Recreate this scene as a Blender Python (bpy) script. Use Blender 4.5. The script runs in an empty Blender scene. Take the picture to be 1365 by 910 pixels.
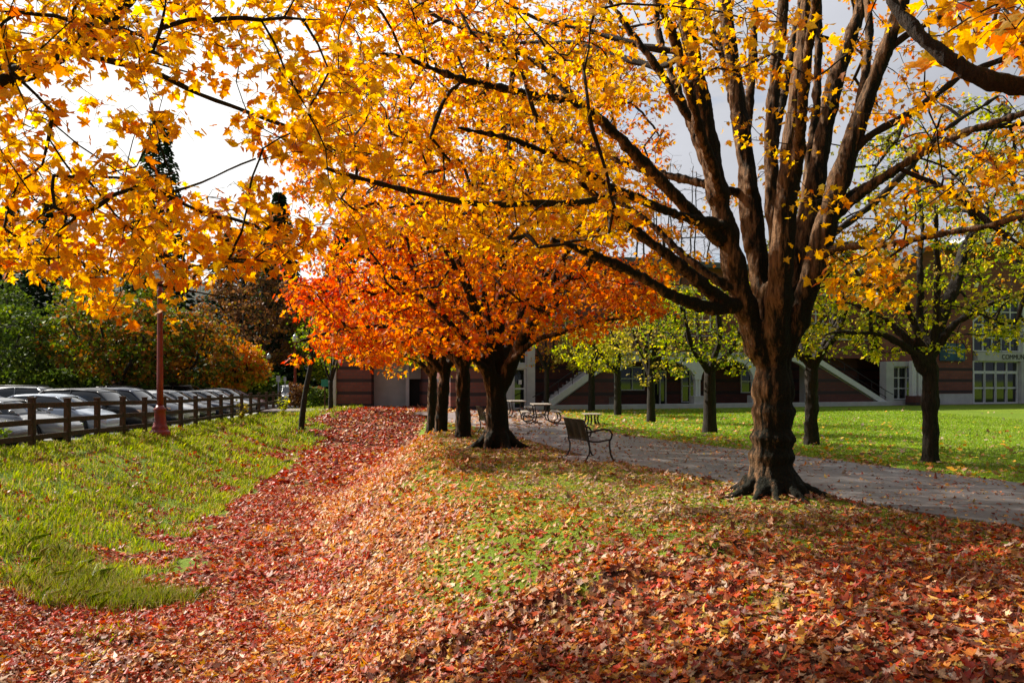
import bpy, bmesh, math, random
import numpy as np
from mathutils import Vector, noise, Matrix

random.seed(7)
rng = np.random.default_rng(11)
R = math.radians
sc = bpy.context.scene
COL = sc.collection

# ------------------------------------------------------------------ camera
CAMZ, FPX, HX, HY = 1.7, 1100.0, 682.5, 507.0
cam_d = bpy.data.cameras.new('camera')
cam = bpy.data.objects.new('camera', cam_d)
COL.objects.link(cam)
cam.location = (0, 0, CAMZ)
cam.rotation_euler = (R(90), 0, 0)
cam_d.sensor_width = 36
cam_d.lens = 36 * FPX / 1365
cam_d.shift_y = (HY - 455) / 1365
cam_d.clip_start = 0.05
cam_d.clip_end = 3000
sc.camera = cam

# ------------------------------------------------------------------ sun and sky
SUN_AZ, SUN_EL = -59.0, 38.0          # degrees left of the view axis, above the horizon
sv = Vector((math.sin(R(SUN_AZ)) * math.cos(R(SUN_EL)), math.cos(R(SUN_AZ)) * math.cos(R(SUN_EL)), math.sin(R(SUN_EL))))
sun_d = bpy.data.lights.new('sun', 'SUN')
sun_d.energy = 5.0
sun_d.angle = R(0.9)
sun_d.color = (1.0, 0.93, 0.82)
sun = bpy.data.objects.new('sun', sun_d)
COL.objects.link(sun)
sun.rotation_euler = sv.to_track_quat('Z', 'Y').to_euler()

w = bpy.data.worlds.new('World')
sc.world = w
w.use_nodes = True
nt = w.node_tree
nt.nodes.clear()
def N(t, typ, **kw):
    n = t.nodes.new(typ)
    for k, v in kw.items():
        setattr(n, k, v)
    return n
out = N(nt, 'ShaderNodeOutputWorld')
bg = N(nt, 'ShaderNodeBackground')
bg.inputs['Strength'].default_value = 0.1
sky = N(nt, 'ShaderNodeTexSky')
sky.sky_type = 'NISHITA'
sky.sun_disc = False
sky.sun_elevation = R(SUN_EL)
sky.sun_rotation = R(SUN_AZ)
tc = N(nt, 'ShaderNodeTexCoord')
# clouds: brighter towards the sun, blue grey away from it
mapn = N(nt, 'ShaderNodeMapping')
mapn.inputs['Scale'].default_value = (1, 1, 2.6)
ns = N(nt, 'ShaderNodeTexNoise')
ns.inputs['Scale'].default_value = 3.2
ns.inputs['Detail'].default_value = 7
ns.inputs['Roughness'].default_value = 0.55
nt.links.new(tc.outputs['Generated'], mapn.inputs['Vector'])
nt.links.new(mapn.outputs['Vector'], ns.inputs['Vector'])
cov = N(nt, 'ShaderNodeMapRange')
cov.inputs['From Min'].default_value = 0.30
cov.inputs['From Max'].default_value = 0.40
nt.links.new(ns.outputs['Fac'], cov.inputs['Value'])
dot = N(nt, 'ShaderNodeVectorMath', operation='DOT_PRODUCT')
nt.links.new(tc.outputs['Generated'], dot.inputs[0])
dot.inputs[1].default_value = Vector((-.55, .72, .42)).normalized()   # where the cloud is thinnest
cr = N(nt, 'ShaderNodeValToRGB')
cr.color_ramp.elements[0].position = 0.0
cr.color_ramp.elements[0].color = (.07, .08, .105, 1)  # unseen sky behind the camera darkened to lower the fill light
cr.color_ramp.elements[1].position = 1.0
cr.color_ramp.elements[1].color = (1.0, .98, .94, 1)
e = cr.color_ramp.elements.new(.5); e.color = (.19, .21, .25, 1)
e = cr.color_ramp.elements.new(.70); e.color = (.34, .355, .40, 1)
e = cr.color_ramp.elements.new(.86); e.color = (.52, .53, .57, 1)
e = cr.color_ramp.elements.new(.94); e.color = (.90, .90, .90, 1)
mr = N(nt, 'ShaderNodeMapRange')
mr.inputs['From Min'].default_value = -1
mr.inputs['From Max'].default_value = 1
nt.links.new(dot.outputs['Value'], mr.inputs['Value'])
nt.links.new(mr.outputs['Result'], cr.inputs['Fac'])
mul = N(nt, 'ShaderNodeVectorMath', operation='SCALE')
mul.inputs['Scale'].default_value = 9.0
nt.links.new(cr.outputs['Color'], mul.inputs[0])
# soft structure inside the clouds
m2 = N(nt, 'ShaderNodeMapRange')
m2.inputs['From Min'].default_value = .3
m2.inputs['From Max'].default_value = .8
m2.inputs['To Min'].default_value = .82
m2.inputs['To Max'].default_value = 1.12
nt.links.new(ns.outputs['Fac'], m2.inputs['Value'])
mul2 = N(nt, 'ShaderNodeVectorMath', operation='SCALE')
nt.links.new(mul.outputs['Vector'], mul2.inputs[0])
nt.links.new(m2.outputs['Result'], mul2.inputs['Scale'])
mx = N(nt, 'ShaderNodeMix', data_type='RGBA')
nt.links.new(cov.outputs['Result'], mx.inputs[0])
nt.links.new(sky.outputs['Color'], mx.inputs[6])
nt.links.new(mul2.outputs['Vector'], mx.inputs[7])
nt.links.new(mx.outputs[2], bg.inputs['Color'])
nt.links.new(bg.outputs['Background'], out.inputs['Surface'])

sc.view_settings.view_transform = 'Standard'
sc.view_settings.look = 'None'
sc.view_settings.exposure = 0.68
sc.view_settings.gamma = 1.0
sc.view_settings.use_curve_mapping = False
sc.render.engine = 'CYCLES'
sc.cycles.max_bounces = 8
sc.cycles.diffuse_bounces = 4
sc.cycles.transmission_bounces = 6
sc.cycles.transparent_max_bounces = 8
sc.cycles.caustics_reflective = False
sc.cycles.caustics_refractive = False
sc.cycles.sample_clamp_indirect = 6
sc.cycles.use_denoising = True
try:
    sc.cycles.denoiser = 'OPENIMAGEDENOISE'
    sc.cycles.denoising_input_passes = 'RGB_ALBEDO_NORMAL'
    sc.cycles.denoising_prefilter = 'ACCURATE'
except Exception:
    pass

# ------------------------------------------------------------------ helpers
def at(px, py, Y):
    return np.array([(px - HX) / FPX * Y, Y, CAMZ - (py - HY) / FPX * Y])

def proj(p):
    p = np.asarray(p, float)
    y = np.maximum(p[..., 1], .05)
    return HX + FPX * p[..., 0] / y, HY - FPX * (p[..., 2] - CAMZ) / y

def smooth(t):
    t = np.clip(t, 0, 1)
    return t * t * (3 - 2 * t)

def tag(o, label=None, cat=None, group=None, kind=None):
    if label: o['label'] = label
    if cat: o['category'] = cat
    if group: o['group'] = group
    if kind: o['kind'] = kind
    return o

def empty(name, loc=(0, 0, 0), rz=0.0):
    o = bpy.data.objects.new(name, None)
    COL.objects.link(o)
    o.location = loc
    o.rotation_euler = (0, 0, rz)
    o.empty_display_size = .2
    return o

def link(name, me, mat=None, parent=None, smooth_=False):
    o = bpy.data.objects.new(name, me)
    COL.objects.link(o)
    if mat is not None and len(me.materials) == 0:
        me.materials.append(mat)
    if parent is not None:
        o.parent = parent
    if smooth_:
        me.shade_smooth()
    return o

def copy_tree(o, parent=None):
    c = o.copy()
    COL.objects.link(c)
    if parent is not None:
        c.parent = parent
    for ch in list(o.children):
        copy_tree(ch, c)
    return c

def np_mesh(name, V, loops, sizes, cols=None):
    me = bpy.data.meshes.new(name)
    V = np.asarray(V, np.float32)
    me.vertices.add(len(V))
    me.vertices.foreach_set('co', V.ravel())
    me.loops.add(len(loops))
    me.loops.foreach_set('vertex_index', np.asarray(loops, np.int32))
    sizes = np.asarray(sizes, np.int32)
    me.polygons.add(len(sizes))
    st = np.concatenate([[0], np.cumsum(sizes)[:-1]]).astype(np.int32)
    me.polygons.foreach_set('loop_start', st)
    me.update(calc_edges=True)
    if cols is not None:
        a = me.attributes.new('pigment', 'FLOAT_COLOR', 'FACE')
        c = np.ones((len(sizes), 4), np.float32)
        c[:, :3] = cols
        a.data.foreach_set('color', c.ravel())
    return me

class MB:
    """collects shapes of one mesh"""
    def __init__(s):
        s.v = []; s.f = []; s.sm = []
    def add(s, V, F, sm=False):
        o = len(s.v)
        s.v += [tuple(map(float, p)) for p in V]
        s.f += [tuple(i + o for i in f) for f in F]
        s.sm += [sm] * len(F)
        return s
    def box(s, c, d, rot=None, taper=1.0):
        x, y, z = d[0] / 2, d[1] / 2, d[2] / 2
        P = []
        for sz in (-1, 1):
            k = taper if sz > 0 else 1
            for sx, sy in ((-1, -1), (1, -1), (1, 1), (-1, 1)):
                P.append(Vector((sx * x * k, sy * y * k, sz * z)))
        if rot is not None:
            if not isinstance(rot, Matrix):
                from mathutils import Euler
                rot = Euler(rot).to_matrix()
            P = [rot @ p for p in P]
        P = [p + Vector(c) for p in P]
        return s.add(P, [(0, 3, 2, 1), (4, 5, 6, 7), (0, 1, 5, 4), (1, 2, 6, 5), (2, 3, 7, 6), (3, 0, 4, 7)])
    def beam(s, a, b, wd, h):
        """box from a to b, width wd, height h"""
        a, b = Vector(a), Vector(b)
        d = (b - a)
        L = d.length
        d.normalize()
        up = Vector((0, 0, 1))
        if abs(d.dot(up)) > .98: up = Vector((0, 1, 0))
        sx = d.cross(up).normalized()
        u = sx.cross(d)
        P = []
        for q in (a, b):
            for i, j in ((-1, -1), (1, -1), (1, 1), (-1, 1)):
                P.append(q + sx * (i * wd / 2) + u * (j * h / 2))
        return s.add(P, [(0, 3, 2, 1), (4, 5, 6, 7), (0, 1, 5, 4), (1, 2, 6, 5), (2, 3, 7, 6), (3, 0, 4, 7)])
    def tube(s, P, r, n=8, caps=True):
        P = [Vector(p) for p in P]
        if not hasattr(r, '__len__'): r = [r] * len(P)
        V = []; F = []
        up = Vector((0, 0, 1)); nrm = None
        for i, p in enumerate(P):
            t = (P[min(i + 1, len(P) - 1)] - P[max(i - 1, 0)]).normalized()
            if nrm is None:
                ref = Vector((1, 0, 0)) if abs(t.x) < .9 else Vector((0, 1, 0))
                nrm = t.cross(ref).normalized()
            nrm = (nrm - t * nrm.dot(t)).normalized()
            bn = t.cross(nrm)
            for k in range(n):
                a = 2 * math.pi * k / n
                V.append(p + (nrm * math.cos(a) + bn * math.sin(a)) * r[i])
        for i in range(len(P) - 1):
            for k in range(n):
                k2 = (k + 1) % n
                F.append((i * n + k, i * n + k2, (i + 1) * n + k2, (i + 1) * n + k))
        if caps:
            F.append(tuple(range(n - 1, -1, -1)))
            F.append(tuple((len(P) - 1) * n + k for k in range(n)))
        return s.add(V, F, True)
    def lathe(s, prof, c=(0, 0, 0), n=20, flute=0):
        V = []; F = []
        for r_, z in prof:
            for k in range(n):
                a = 2 * math.pi * k / n
                rr = r_ * (1 - (flute if k % 2 else 0))
                V.append((c[0] + rr * math.cos(a), c[1] + rr * math.sin(a), c[2] + z))
        m = len(prof)
        for i in range(m - 1):
            for k in range(n):
                k2 = (k + 1) % n
                F.append((i * n + k, i * n + k2, (i + 1) * n + k2, (i + 1) * n + k))
        F.append(tuple(range(n - 1, -1, -1)))
        F.append(tuple((m - 1) * n + k for k in range(n)))
        return s.add(V, F, True)
    def cyl_y(s, c, r, h, n=24):
        V = []; F = []
        for sy in (-1, 1):
            for k in range(n):
                a = 2 * math.pi * k / n
                V.append((c[0] + r * math.cos(a), c[1] + sy * h / 2, c[2] + r * math.sin(a)))
        for k in range(n):
            k2 = (k + 1) % n
            F.append((k, k2, n + k2, n + k))
        F.append(tuple(range(n - 1, -1, -1))); F.append(tuple(n + k for k in range(n)))
        return s.add(V, F, False)
    def prism(s, poly, thick, axis='y', o=0.0):
        """poly in (x,z), extruded along y from o to o+thick; or (x,y) along z"""
        n = len(poly)
        if axis == 'y':
            V = [(p[0], o, p[1]) for p in poly] + [(p[0], o + thick, p[1]) for p in poly]
        else:
            V = [(p[0], p[1], o) for p in poly] + [(p[0], p[1], o + thick) for p in poly]
        F = [tuple(range(n)), tuple(range(2 * n - 1, n - 1, -1))]
        for i in range(n):
            j = (i + 1) % n
            F.append((i, n + i, n + j, j))
        return s.add(V, F)
    def build(s, name, mat, parent=None, bevel=0.0, fix=True):
        me = bpy.data.meshes.new(name)
        me.from_pydata(s.v, [], s.f)
        me.polygons.foreach_set('use_smooth', s.sm)
        if fix:
            bm = bmesh.new(); bm.from_mesh(me)
            bmesh.ops.recalc_face_normals(bm, faces=bm.faces)
            bm.to_mesh(me); bm.free()
        me.update()
        o = link(name, me, mat, parent)
        if bevel:
            m = o.modifiers.new('bevel', 'BEVEL'); m.width = bevel; m.segments = 2; m.limit_method = 'ANGLE'
        return o

# ------------------------------------------------------------------ materials
def mat(name):
    m = bpy.data.materials.new(name)
    m.use_nodes = True
    b = m.node_tree.nodes['Principled BSDF']
    return m, m.node_tree, b

def simple(name, col, rough=.6, metal=0.0, var=.25, scale=6.0, bump=0.0, coat=0.0, spec=.5):
    m, t, b = mat(name)
    b.inputs['Roughness'].default_value = rough
    b.inputs['Metallic'].default_value = metal
    b.inputs['Specular IOR Level'].default_value = spec
    if coat:
        b.inputs['Coat Weight'].default_value = coat
        b.inputs['Coat Roughness'].default_value = .05
    n = N(t, 'ShaderNodeTexNoise')
    n.inputs['Scale'].default_value = scale
    n.inputs['Detail'].default_value = 5
    c = N(t, 'ShaderNodeTexCoord')
    t.links.new(c.outputs['Object'], n.inputs['Vector'])
    r = N(t, 'ShaderNodeValToRGB')
    r.color_ramp.elements[0].position = .3
    r.color_ramp.elements[1].position = .7
    r.color_ramp.elements[0].color = (*[x * (1 - var) for x in col], 1)
    r.color_ramp.elements[1].color = (*[min(1, x * (1 + var)) for x in col], 1)
    t.links.new(n.outputs['Fac'], r.inputs['Fac'])
    t.links.new(r.outputs['Color'], b.inputs['Base Color'])
    if bump:
        bp = N(t, 'ShaderNodeBump')
        bp.inputs['Strength'].default_value = bump
        bp.inputs['Distance'].default_value = .02
        t.links.new(n.outputs['Fac'], bp.inputs['Height'])
        t.links.new(bp.outputs['Normal'], b.inputs['Normal'])
    return m

def leaf_mat(name, transl=.5, gloss=.25, rough=.45, tboost=1.0):
    m = bpy.data.materials.new(name)
    m.use_nodes = True
    t = m.node_tree
    t.nodes.clear()
    o = N(t, 'ShaderNodeOutputMaterial')
    a = N(t, 'ShaderNodeAttribute', attribute_name='pigment')
    d = N(t, 'ShaderNodeBsdfPrincipled')
    d.inputs['Roughness'].default_value = rough
    d.inputs['Specular IOR Level'].default_value = gloss
    tr = N(t, 'ShaderNodeBsdfTranslucent')
    tcn = N(t, 'ShaderNodeTexCoord'); sp = N(t, 'ShaderNodeTexNoise'); sp.inputs['Scale'].default_value = 70; sp.inputs['Detail'].default_value = 4; sp.inputs['Roughness'].default_value = .7
    t.links.new(tcn.outputs['Object'], sp.inputs['Vector'])
    spr = N(t, 'ShaderNodeMapRange'); spr.inputs['From Min'].default_value = .3; spr.inputs['From Max'].default_value = .62; spr.inputs['To Min'].default_value = .55; spr.inputs['To Max'].default_value = 1.06
    t.links.new(sp.outputs['Fac'], spr.inputs['Value'])
    spm = N(t, 'ShaderNodeVectorMath', operation='SCALE'); t.links.new(a.outputs['Color'], spm.inputs[0]); t.links.new(spr.outputs[0], spm.inputs['Scale'])
    hs = N(t, 'ShaderNodeHueSaturation')
    hs.inputs['Saturation'].default_value = 1.08
    hs.inputs['Value'].default_value = tboost
    t.links.new(spm.outputs[0], hs.inputs['Color'])
    t.links.new(hs.outputs['Color'], tr.inputs['Color'])
    t.links.new(spm.outputs[0], d.inputs['Base Color'])
    mxs = N(t, 'ShaderNodeMixShader')
    mxs.inputs['Fac'].default_value = transl
    t.links.new(d.outputs[0], mxs.inputs[1])
    t.links.new(tr.outputs[0], mxs.inputs[2])
    t.links.new(mxs.outputs[0], o.inputs['Surface'])
    return m

M = {}
M['leaf'] = leaf_mat('autumn_leaf', .70, .25, .5, 1.14)
M['far_leaf'] = leaf_mat('far_foliage', .35, .15, .6)
M['litter'] = leaf_mat('fallen_leaf', .25, .35, .5)
M['grass_blade'] = leaf_mat('grass_blade', .45, .3, .45, 1.1)

def bark(name, base, dark, moss_shade, moss_shade_amt=.5, scale=1.0):
    m, t, b = mat(name)
    b.inputs['Roughness'].default_value = .85
    b.inputs['Specular IOR Level'].default_value = .25
    c = N(t, 'ShaderNodeTexCoord')
    mp = N(t, 'ShaderNodeMapping')
    mp.inputs['Scale'].default_value = (13 * scale, 13 * scale, 2.0 * scale)
    t.links.new(c.outputs['Object'], mp.inputs['Vector'])
    n = N(t, 'ShaderNodeTexNoise')
    n.inputs['Scale'].default_value = 2.2
    n.inputs['Detail'].default_value = 8
    n.inputs['Roughness'].default_value = .65
    n.inputs['Distortion'].default_value = .6
    t.links.new(mp.outputs['Vector'], n.inputs['Vector'])
    r = N(t, 'ShaderNodeValToRGB')
    r.color_ramp.elements[0].position = .34
    r.color_ramp.elements[1].position = .74
    r.color_ramp.elements[0].color = (*dark, 1)
    r.color_ramp.elements[1].color = (*base, 1)
    t.links.new(n.outputs['Fac'], r.inputs['Fac'])
    # mossy lichened patches, thicker on upper faces; right hand faces' shade painted in too
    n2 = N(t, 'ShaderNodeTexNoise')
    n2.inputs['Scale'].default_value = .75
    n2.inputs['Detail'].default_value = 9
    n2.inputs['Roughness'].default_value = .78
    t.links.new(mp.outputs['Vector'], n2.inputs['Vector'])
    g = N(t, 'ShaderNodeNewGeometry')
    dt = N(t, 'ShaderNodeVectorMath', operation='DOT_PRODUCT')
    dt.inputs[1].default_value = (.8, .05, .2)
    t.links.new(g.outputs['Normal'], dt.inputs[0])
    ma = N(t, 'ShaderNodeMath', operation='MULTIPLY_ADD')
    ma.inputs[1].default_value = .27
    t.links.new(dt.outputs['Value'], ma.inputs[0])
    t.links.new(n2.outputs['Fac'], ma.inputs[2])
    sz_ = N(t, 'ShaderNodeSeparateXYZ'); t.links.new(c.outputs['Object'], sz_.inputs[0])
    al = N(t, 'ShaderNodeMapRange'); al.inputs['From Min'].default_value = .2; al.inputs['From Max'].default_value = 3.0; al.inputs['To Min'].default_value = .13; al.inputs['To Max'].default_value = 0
    t.links.new(sz_.outputs['Z'], al.inputs['Value'])   # more of the dark tone towards the foot of the trunk
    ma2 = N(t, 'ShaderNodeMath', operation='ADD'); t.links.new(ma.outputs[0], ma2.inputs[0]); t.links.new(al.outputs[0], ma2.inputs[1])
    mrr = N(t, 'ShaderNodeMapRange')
    mrr.inputs['From Min'].default_value = .62 - .22 * moss_shade_amt
    mrr.inputs['From Max'].default_value = .78 - .22 * moss_shade_amt
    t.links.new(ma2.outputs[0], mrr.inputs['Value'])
    n3 = N(t, 'ShaderNodeTexNoise')
    n3.inputs['Scale'].default_value = 45
    n3.inputs['Detail'].default_value = 3
    t.links.new(c.outputs['Object'], n3.inputs['Vector'])
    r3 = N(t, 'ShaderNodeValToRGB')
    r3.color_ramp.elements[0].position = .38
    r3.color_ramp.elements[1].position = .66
    r3.color_ramp.elements[0].color = (*[x * .35 for x in moss_shade], 1)
    r3.color_ramp.elements[1].color = (*moss_shade, 1)
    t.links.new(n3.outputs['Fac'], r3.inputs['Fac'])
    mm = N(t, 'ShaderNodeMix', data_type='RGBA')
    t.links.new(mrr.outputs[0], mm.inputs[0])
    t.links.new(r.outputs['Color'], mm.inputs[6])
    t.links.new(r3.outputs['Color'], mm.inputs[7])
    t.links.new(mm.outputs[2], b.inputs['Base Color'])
    ad = N(t, 'ShaderNodeMath', operation='MULTIPLY_ADD')
    ad.inputs[1].default_value = .45
    t.links.new(n3.outputs['Fac'], ad.inputs[0])
    t.links.new(n.outputs['Fac'], ad.inputs[2])
    bp = N(t, 'ShaderNodeBump')
    bp.inputs['Strength'].default_value = .9
    bp.inputs['Distance'].default_value = .035
    t.links.new(ad.outputs[0], bp.inputs['Height'])
    t.links.new(bp.outputs['Normal'], b.inputs['Normal'])
    return m

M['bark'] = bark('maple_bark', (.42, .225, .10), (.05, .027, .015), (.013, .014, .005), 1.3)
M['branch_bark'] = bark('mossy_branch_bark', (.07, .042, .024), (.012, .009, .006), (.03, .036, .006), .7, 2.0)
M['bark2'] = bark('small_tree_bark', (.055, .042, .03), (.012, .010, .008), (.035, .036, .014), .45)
M['far_bark'] = simple('far_bark', (.045, .035, .025), .9)

# ------------------------------------------------------------------ terrain
def foot_l(Y): return np.interp(Y, [-5, 2, 7, 11.7, 17.4, 24, 34, 43.7, 60], [-2.2, -3, -4.2, -5.4, -6.85, -7.7, -8.8, -9.4, -9.8])
def foot_r(Y): return foot_l(Y) + np.interp(Y, [5, 12, 25, 40], [1.7, 1.9, 2.5, 4.0])
def fence_x(Y): return -12.1 - .081 * (np.asarray(Y, float) - 20.8)
def bank_top(Y): return np.interp(Y, [12, 20.8, 31.9, 52, 70], [.05, 0, -.185, -.28, -.3])
def depth(Y): return np.interp(Y, [2, 6, 11], [.85, 1.05, 1.38]) * (1 - smooth((np.asarray(Y, float) - 37.5) / 7.5))
LOT_Z = -.35
def vnoise(x, y, f, seed=0):
    """cheap smooth value noise, vectorised"""
    x = np.asarray(x, float) * f + seed * 17.3; y = np.asarray(y, float) * f + seed * 9.1
    xi = np.floor(x); yi = np.floor(y)
    fx = x - xi; fy = y - yi
    fx = fx * fx * (3 - 2 * fx); fy = fy * fy * (3 - 2 * fy)
    def h(a, b):
        v = np.sin(a * 127.1 + b * 311.7 + seed * 3.3) * 43758.5453
        return v - np.floor(v)
    return (h(xi, yi) * (1 - fx) + h(xi + 1, yi) * fx) * (1 - fy) + (h(xi, yi + 1) * (1 - fx) + h(xi + 1, yi + 1) * fx) * fy
def fbm(x, y, f, seed=0, o=3):
    s = 0; a = .5; tot = 0
    for k in range(o):
        s = s + a * vnoise(x, y, f * 2 ** k, seed + k * 5); tot += a; a *= .5
    return s / tot
HUMPS = [(.25, 7.5, .75, .22, .17), (-.75, 7.2, .5, .2, .15), (1.0, 7.4, .35, .18, .13), (2.05, 8.0, .5, .28, .14), (-3.6, 8.3, .7, .3, .12), (-1.9, 6.6, .6, .22, .12), (4.6, 6.6, .7, .3, .08), (-2.9, 7.4, .4, .2, .10), (-4.6, 9.4, .5, .25, .10)]
PATH_NEAR = [(11.2, -2), (9.0, 3), (5.95, 9.6), (4.9, 11.1), (3.55, 14), (2.1, 17.3), (1.2, 20.2), (.38, 24), (-.7, 28.6)]
PATH_FAR = [(16.2, -1), (13.4, 4.5), (8.4, 13.55), (6.76, 17.8), (5.2, 21.2), (3.76, 24.6), (2.9, 27.6), (2.35, 29.6)]
def path_near_x(Y): return np.interp(Y, [p[1] for p in PATH_NEAR], [p[0] for p in PATH_NEAR])
def path_far_x(Y): return np.interp(Y, [p[1] for p in PATH_FAR], [p[0] for p in PATH_FAR])
def terr(X, Y, fine=True):
    X = np.asarray(X, float); Y = np.asarray(Y, float)
    D = depth(Y); fl = foot_l(Y); fr = foot_r(Y); fx = fence_x(Y)
    s = smooth((X - fr) / np.interp(Y, [4, 12], [5.6, 3.2]))
    zr = -D * (1 - s)
    sl = np.clip((fl - X) / np.maximum(fl - (fx + .2), .5), 0, 1)
    sl = .35 * sl + .65 * smooth(sl * 1.12)
    zl = -D * (1 - sl) + bank_top(Y) * sl
    z = np.where(X > fr, zr, np.where(X < fl, zl, -D))
    lot = smooth((fx - .15 - X) / .8)
    z = z * (1 - lot) + (LOT_Z - .05) * lot
    if fine:
        on_path = smooth((X - path_near_x(Y) + .25) / .3) * (1 - smooth((X - path_far_x(Y) - .1) / .3)) * (Y < 31)
        onplaza = smooth((Y - 27) / 2) * (X > -7)
        k = (1 - on_path) * (1 - lot) * (1 - onplaza) * (Y < 45)
        z = z + k * ((fbm(X, Y, .9, 2) - .5) * .10 + (fbm(X, Y, 3.5, 8, 2) - .5) * .035)
        for hx, hy, rx, ry, h in HUMPS:
            z = z + h * np.exp(-((X - hx) / rx) ** 2 - ((Y - hy) / ry) ** 2)
        z = z + .16 * np.exp(-((X - 3.73) ** 2 + (Y - 11.8) ** 2) / .8) * k
        z = z - .02 * on_path
    return z

def terrain_mesh():
    xs = np.unique(np.concatenate([np.linspace(-1200, -80, 10), np.linspace(-80, -14, 30), np.arange(-14, 10, .11), np.linspace(10, 45, 60), np.linspace(45, 1200, 14)]))
    ys = np.unique(np.concatenate([np.linspace(-300, -8, 8), np.linspace(-8, 3, 25), np.arange(3, 26, .11), np.arange(26, 48, .3), np.linspace(48, 120, 25), np.linspace(120, 1500, 14)]))
    X, Y = np.meshgrid(xs, ys)
    Z = terr(X, Y)
    V = np.stack([X, Y, Z], -1).reshape(-1, 3)
    nx, ny = len(xs), len(ys)
    i = np.arange(ny - 1)[:, None] * nx + np.arange(nx - 1)[None]
    F = np.stack([i, i + 1, i + nx + 1, i + nx], -1).reshape(-1)
    me = np_mesh('ground', V, F, np.full((ny - 1) * (nx - 1), 4))
    a = me.attributes.new('leafcover', 'FLOAT', 'POINT')
    a.data.foreach_set('value', leafcover(X, Y).ravel().astype(np.float32))
    me.shade_smooth()
    return me

def leafcover(X, Y):
    """0..1: how thickly leaves cover the ground"""
    X = np.asarray(X, float); Y = np.asarray(Y, float)
    fl = foot_l(Y); fr = foot_r(Y)
    n = fbm(X, Y, .55, 3); n2 = fbm(X, Y, 1.6, 9)
    # bank: bare of leaves but for patches
    wob = (n2 - .5) * 2.6
    ditch = smooth((X - (fl - .15) + wob) / .5)
    corner = smooth((12.4 + (n - .5) * 2 + .25 * (X + 6) - Y) / 1.0)
    ditch = np.maximum(ditch, corner)
    bank = .10 + .22 * smooth((n2 - .48) / .2) + .45 * smooth((X - fl + 2.2) / 2.0) * smooth((n2 - .33) / .2) + .15 * smooth((n - .52) / .15) * smooth((n2 - .4) / .2) + .28 * smooth((Y - 26) / 8) * smooth((n2 - .35) / .3)
    right = 1.0 - .55 * smooth((X - fr - 1.6) / 1.6)
    green = np.exp(-((X + .1) / 1.8) ** 2 - ((Y - 12.5) / 4.2) ** 2)
    right = right * (1 - .42 * green * smooth((n2 - .25) / .3))
    near = smooth((9.3 - Y) / 2.5)
    right = right + (1 - right) * near * .85
    right = right * (.80 + .4 * n)
    lawn = smooth((X - path_far_x(Y)) / .3) * (Y < 60)
    fall = .06 * np.exp(-np.maximum(X - path_far_x(Y), 0) / 1.8) + .015
    c = ditch * right + (1 - ditch) * bank
    # worn, thinly covered spots in the litter
    c = c * (1 - .35 * smooth((fbm(X, Y, 1.1, 27) - .56) / .1) * (Y > 6))
    c = c * (1 - lawn) + fall * (.5 + n) * lawn
    back = smooth((Y - 27) / 3) * (X > -4.5)
    c = c * (1 - back * .6)
    gone = (X < fence_x(Y)) | (Y > 75)
    return np.clip(np.where(gone, .0, c), 0, 1)

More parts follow.
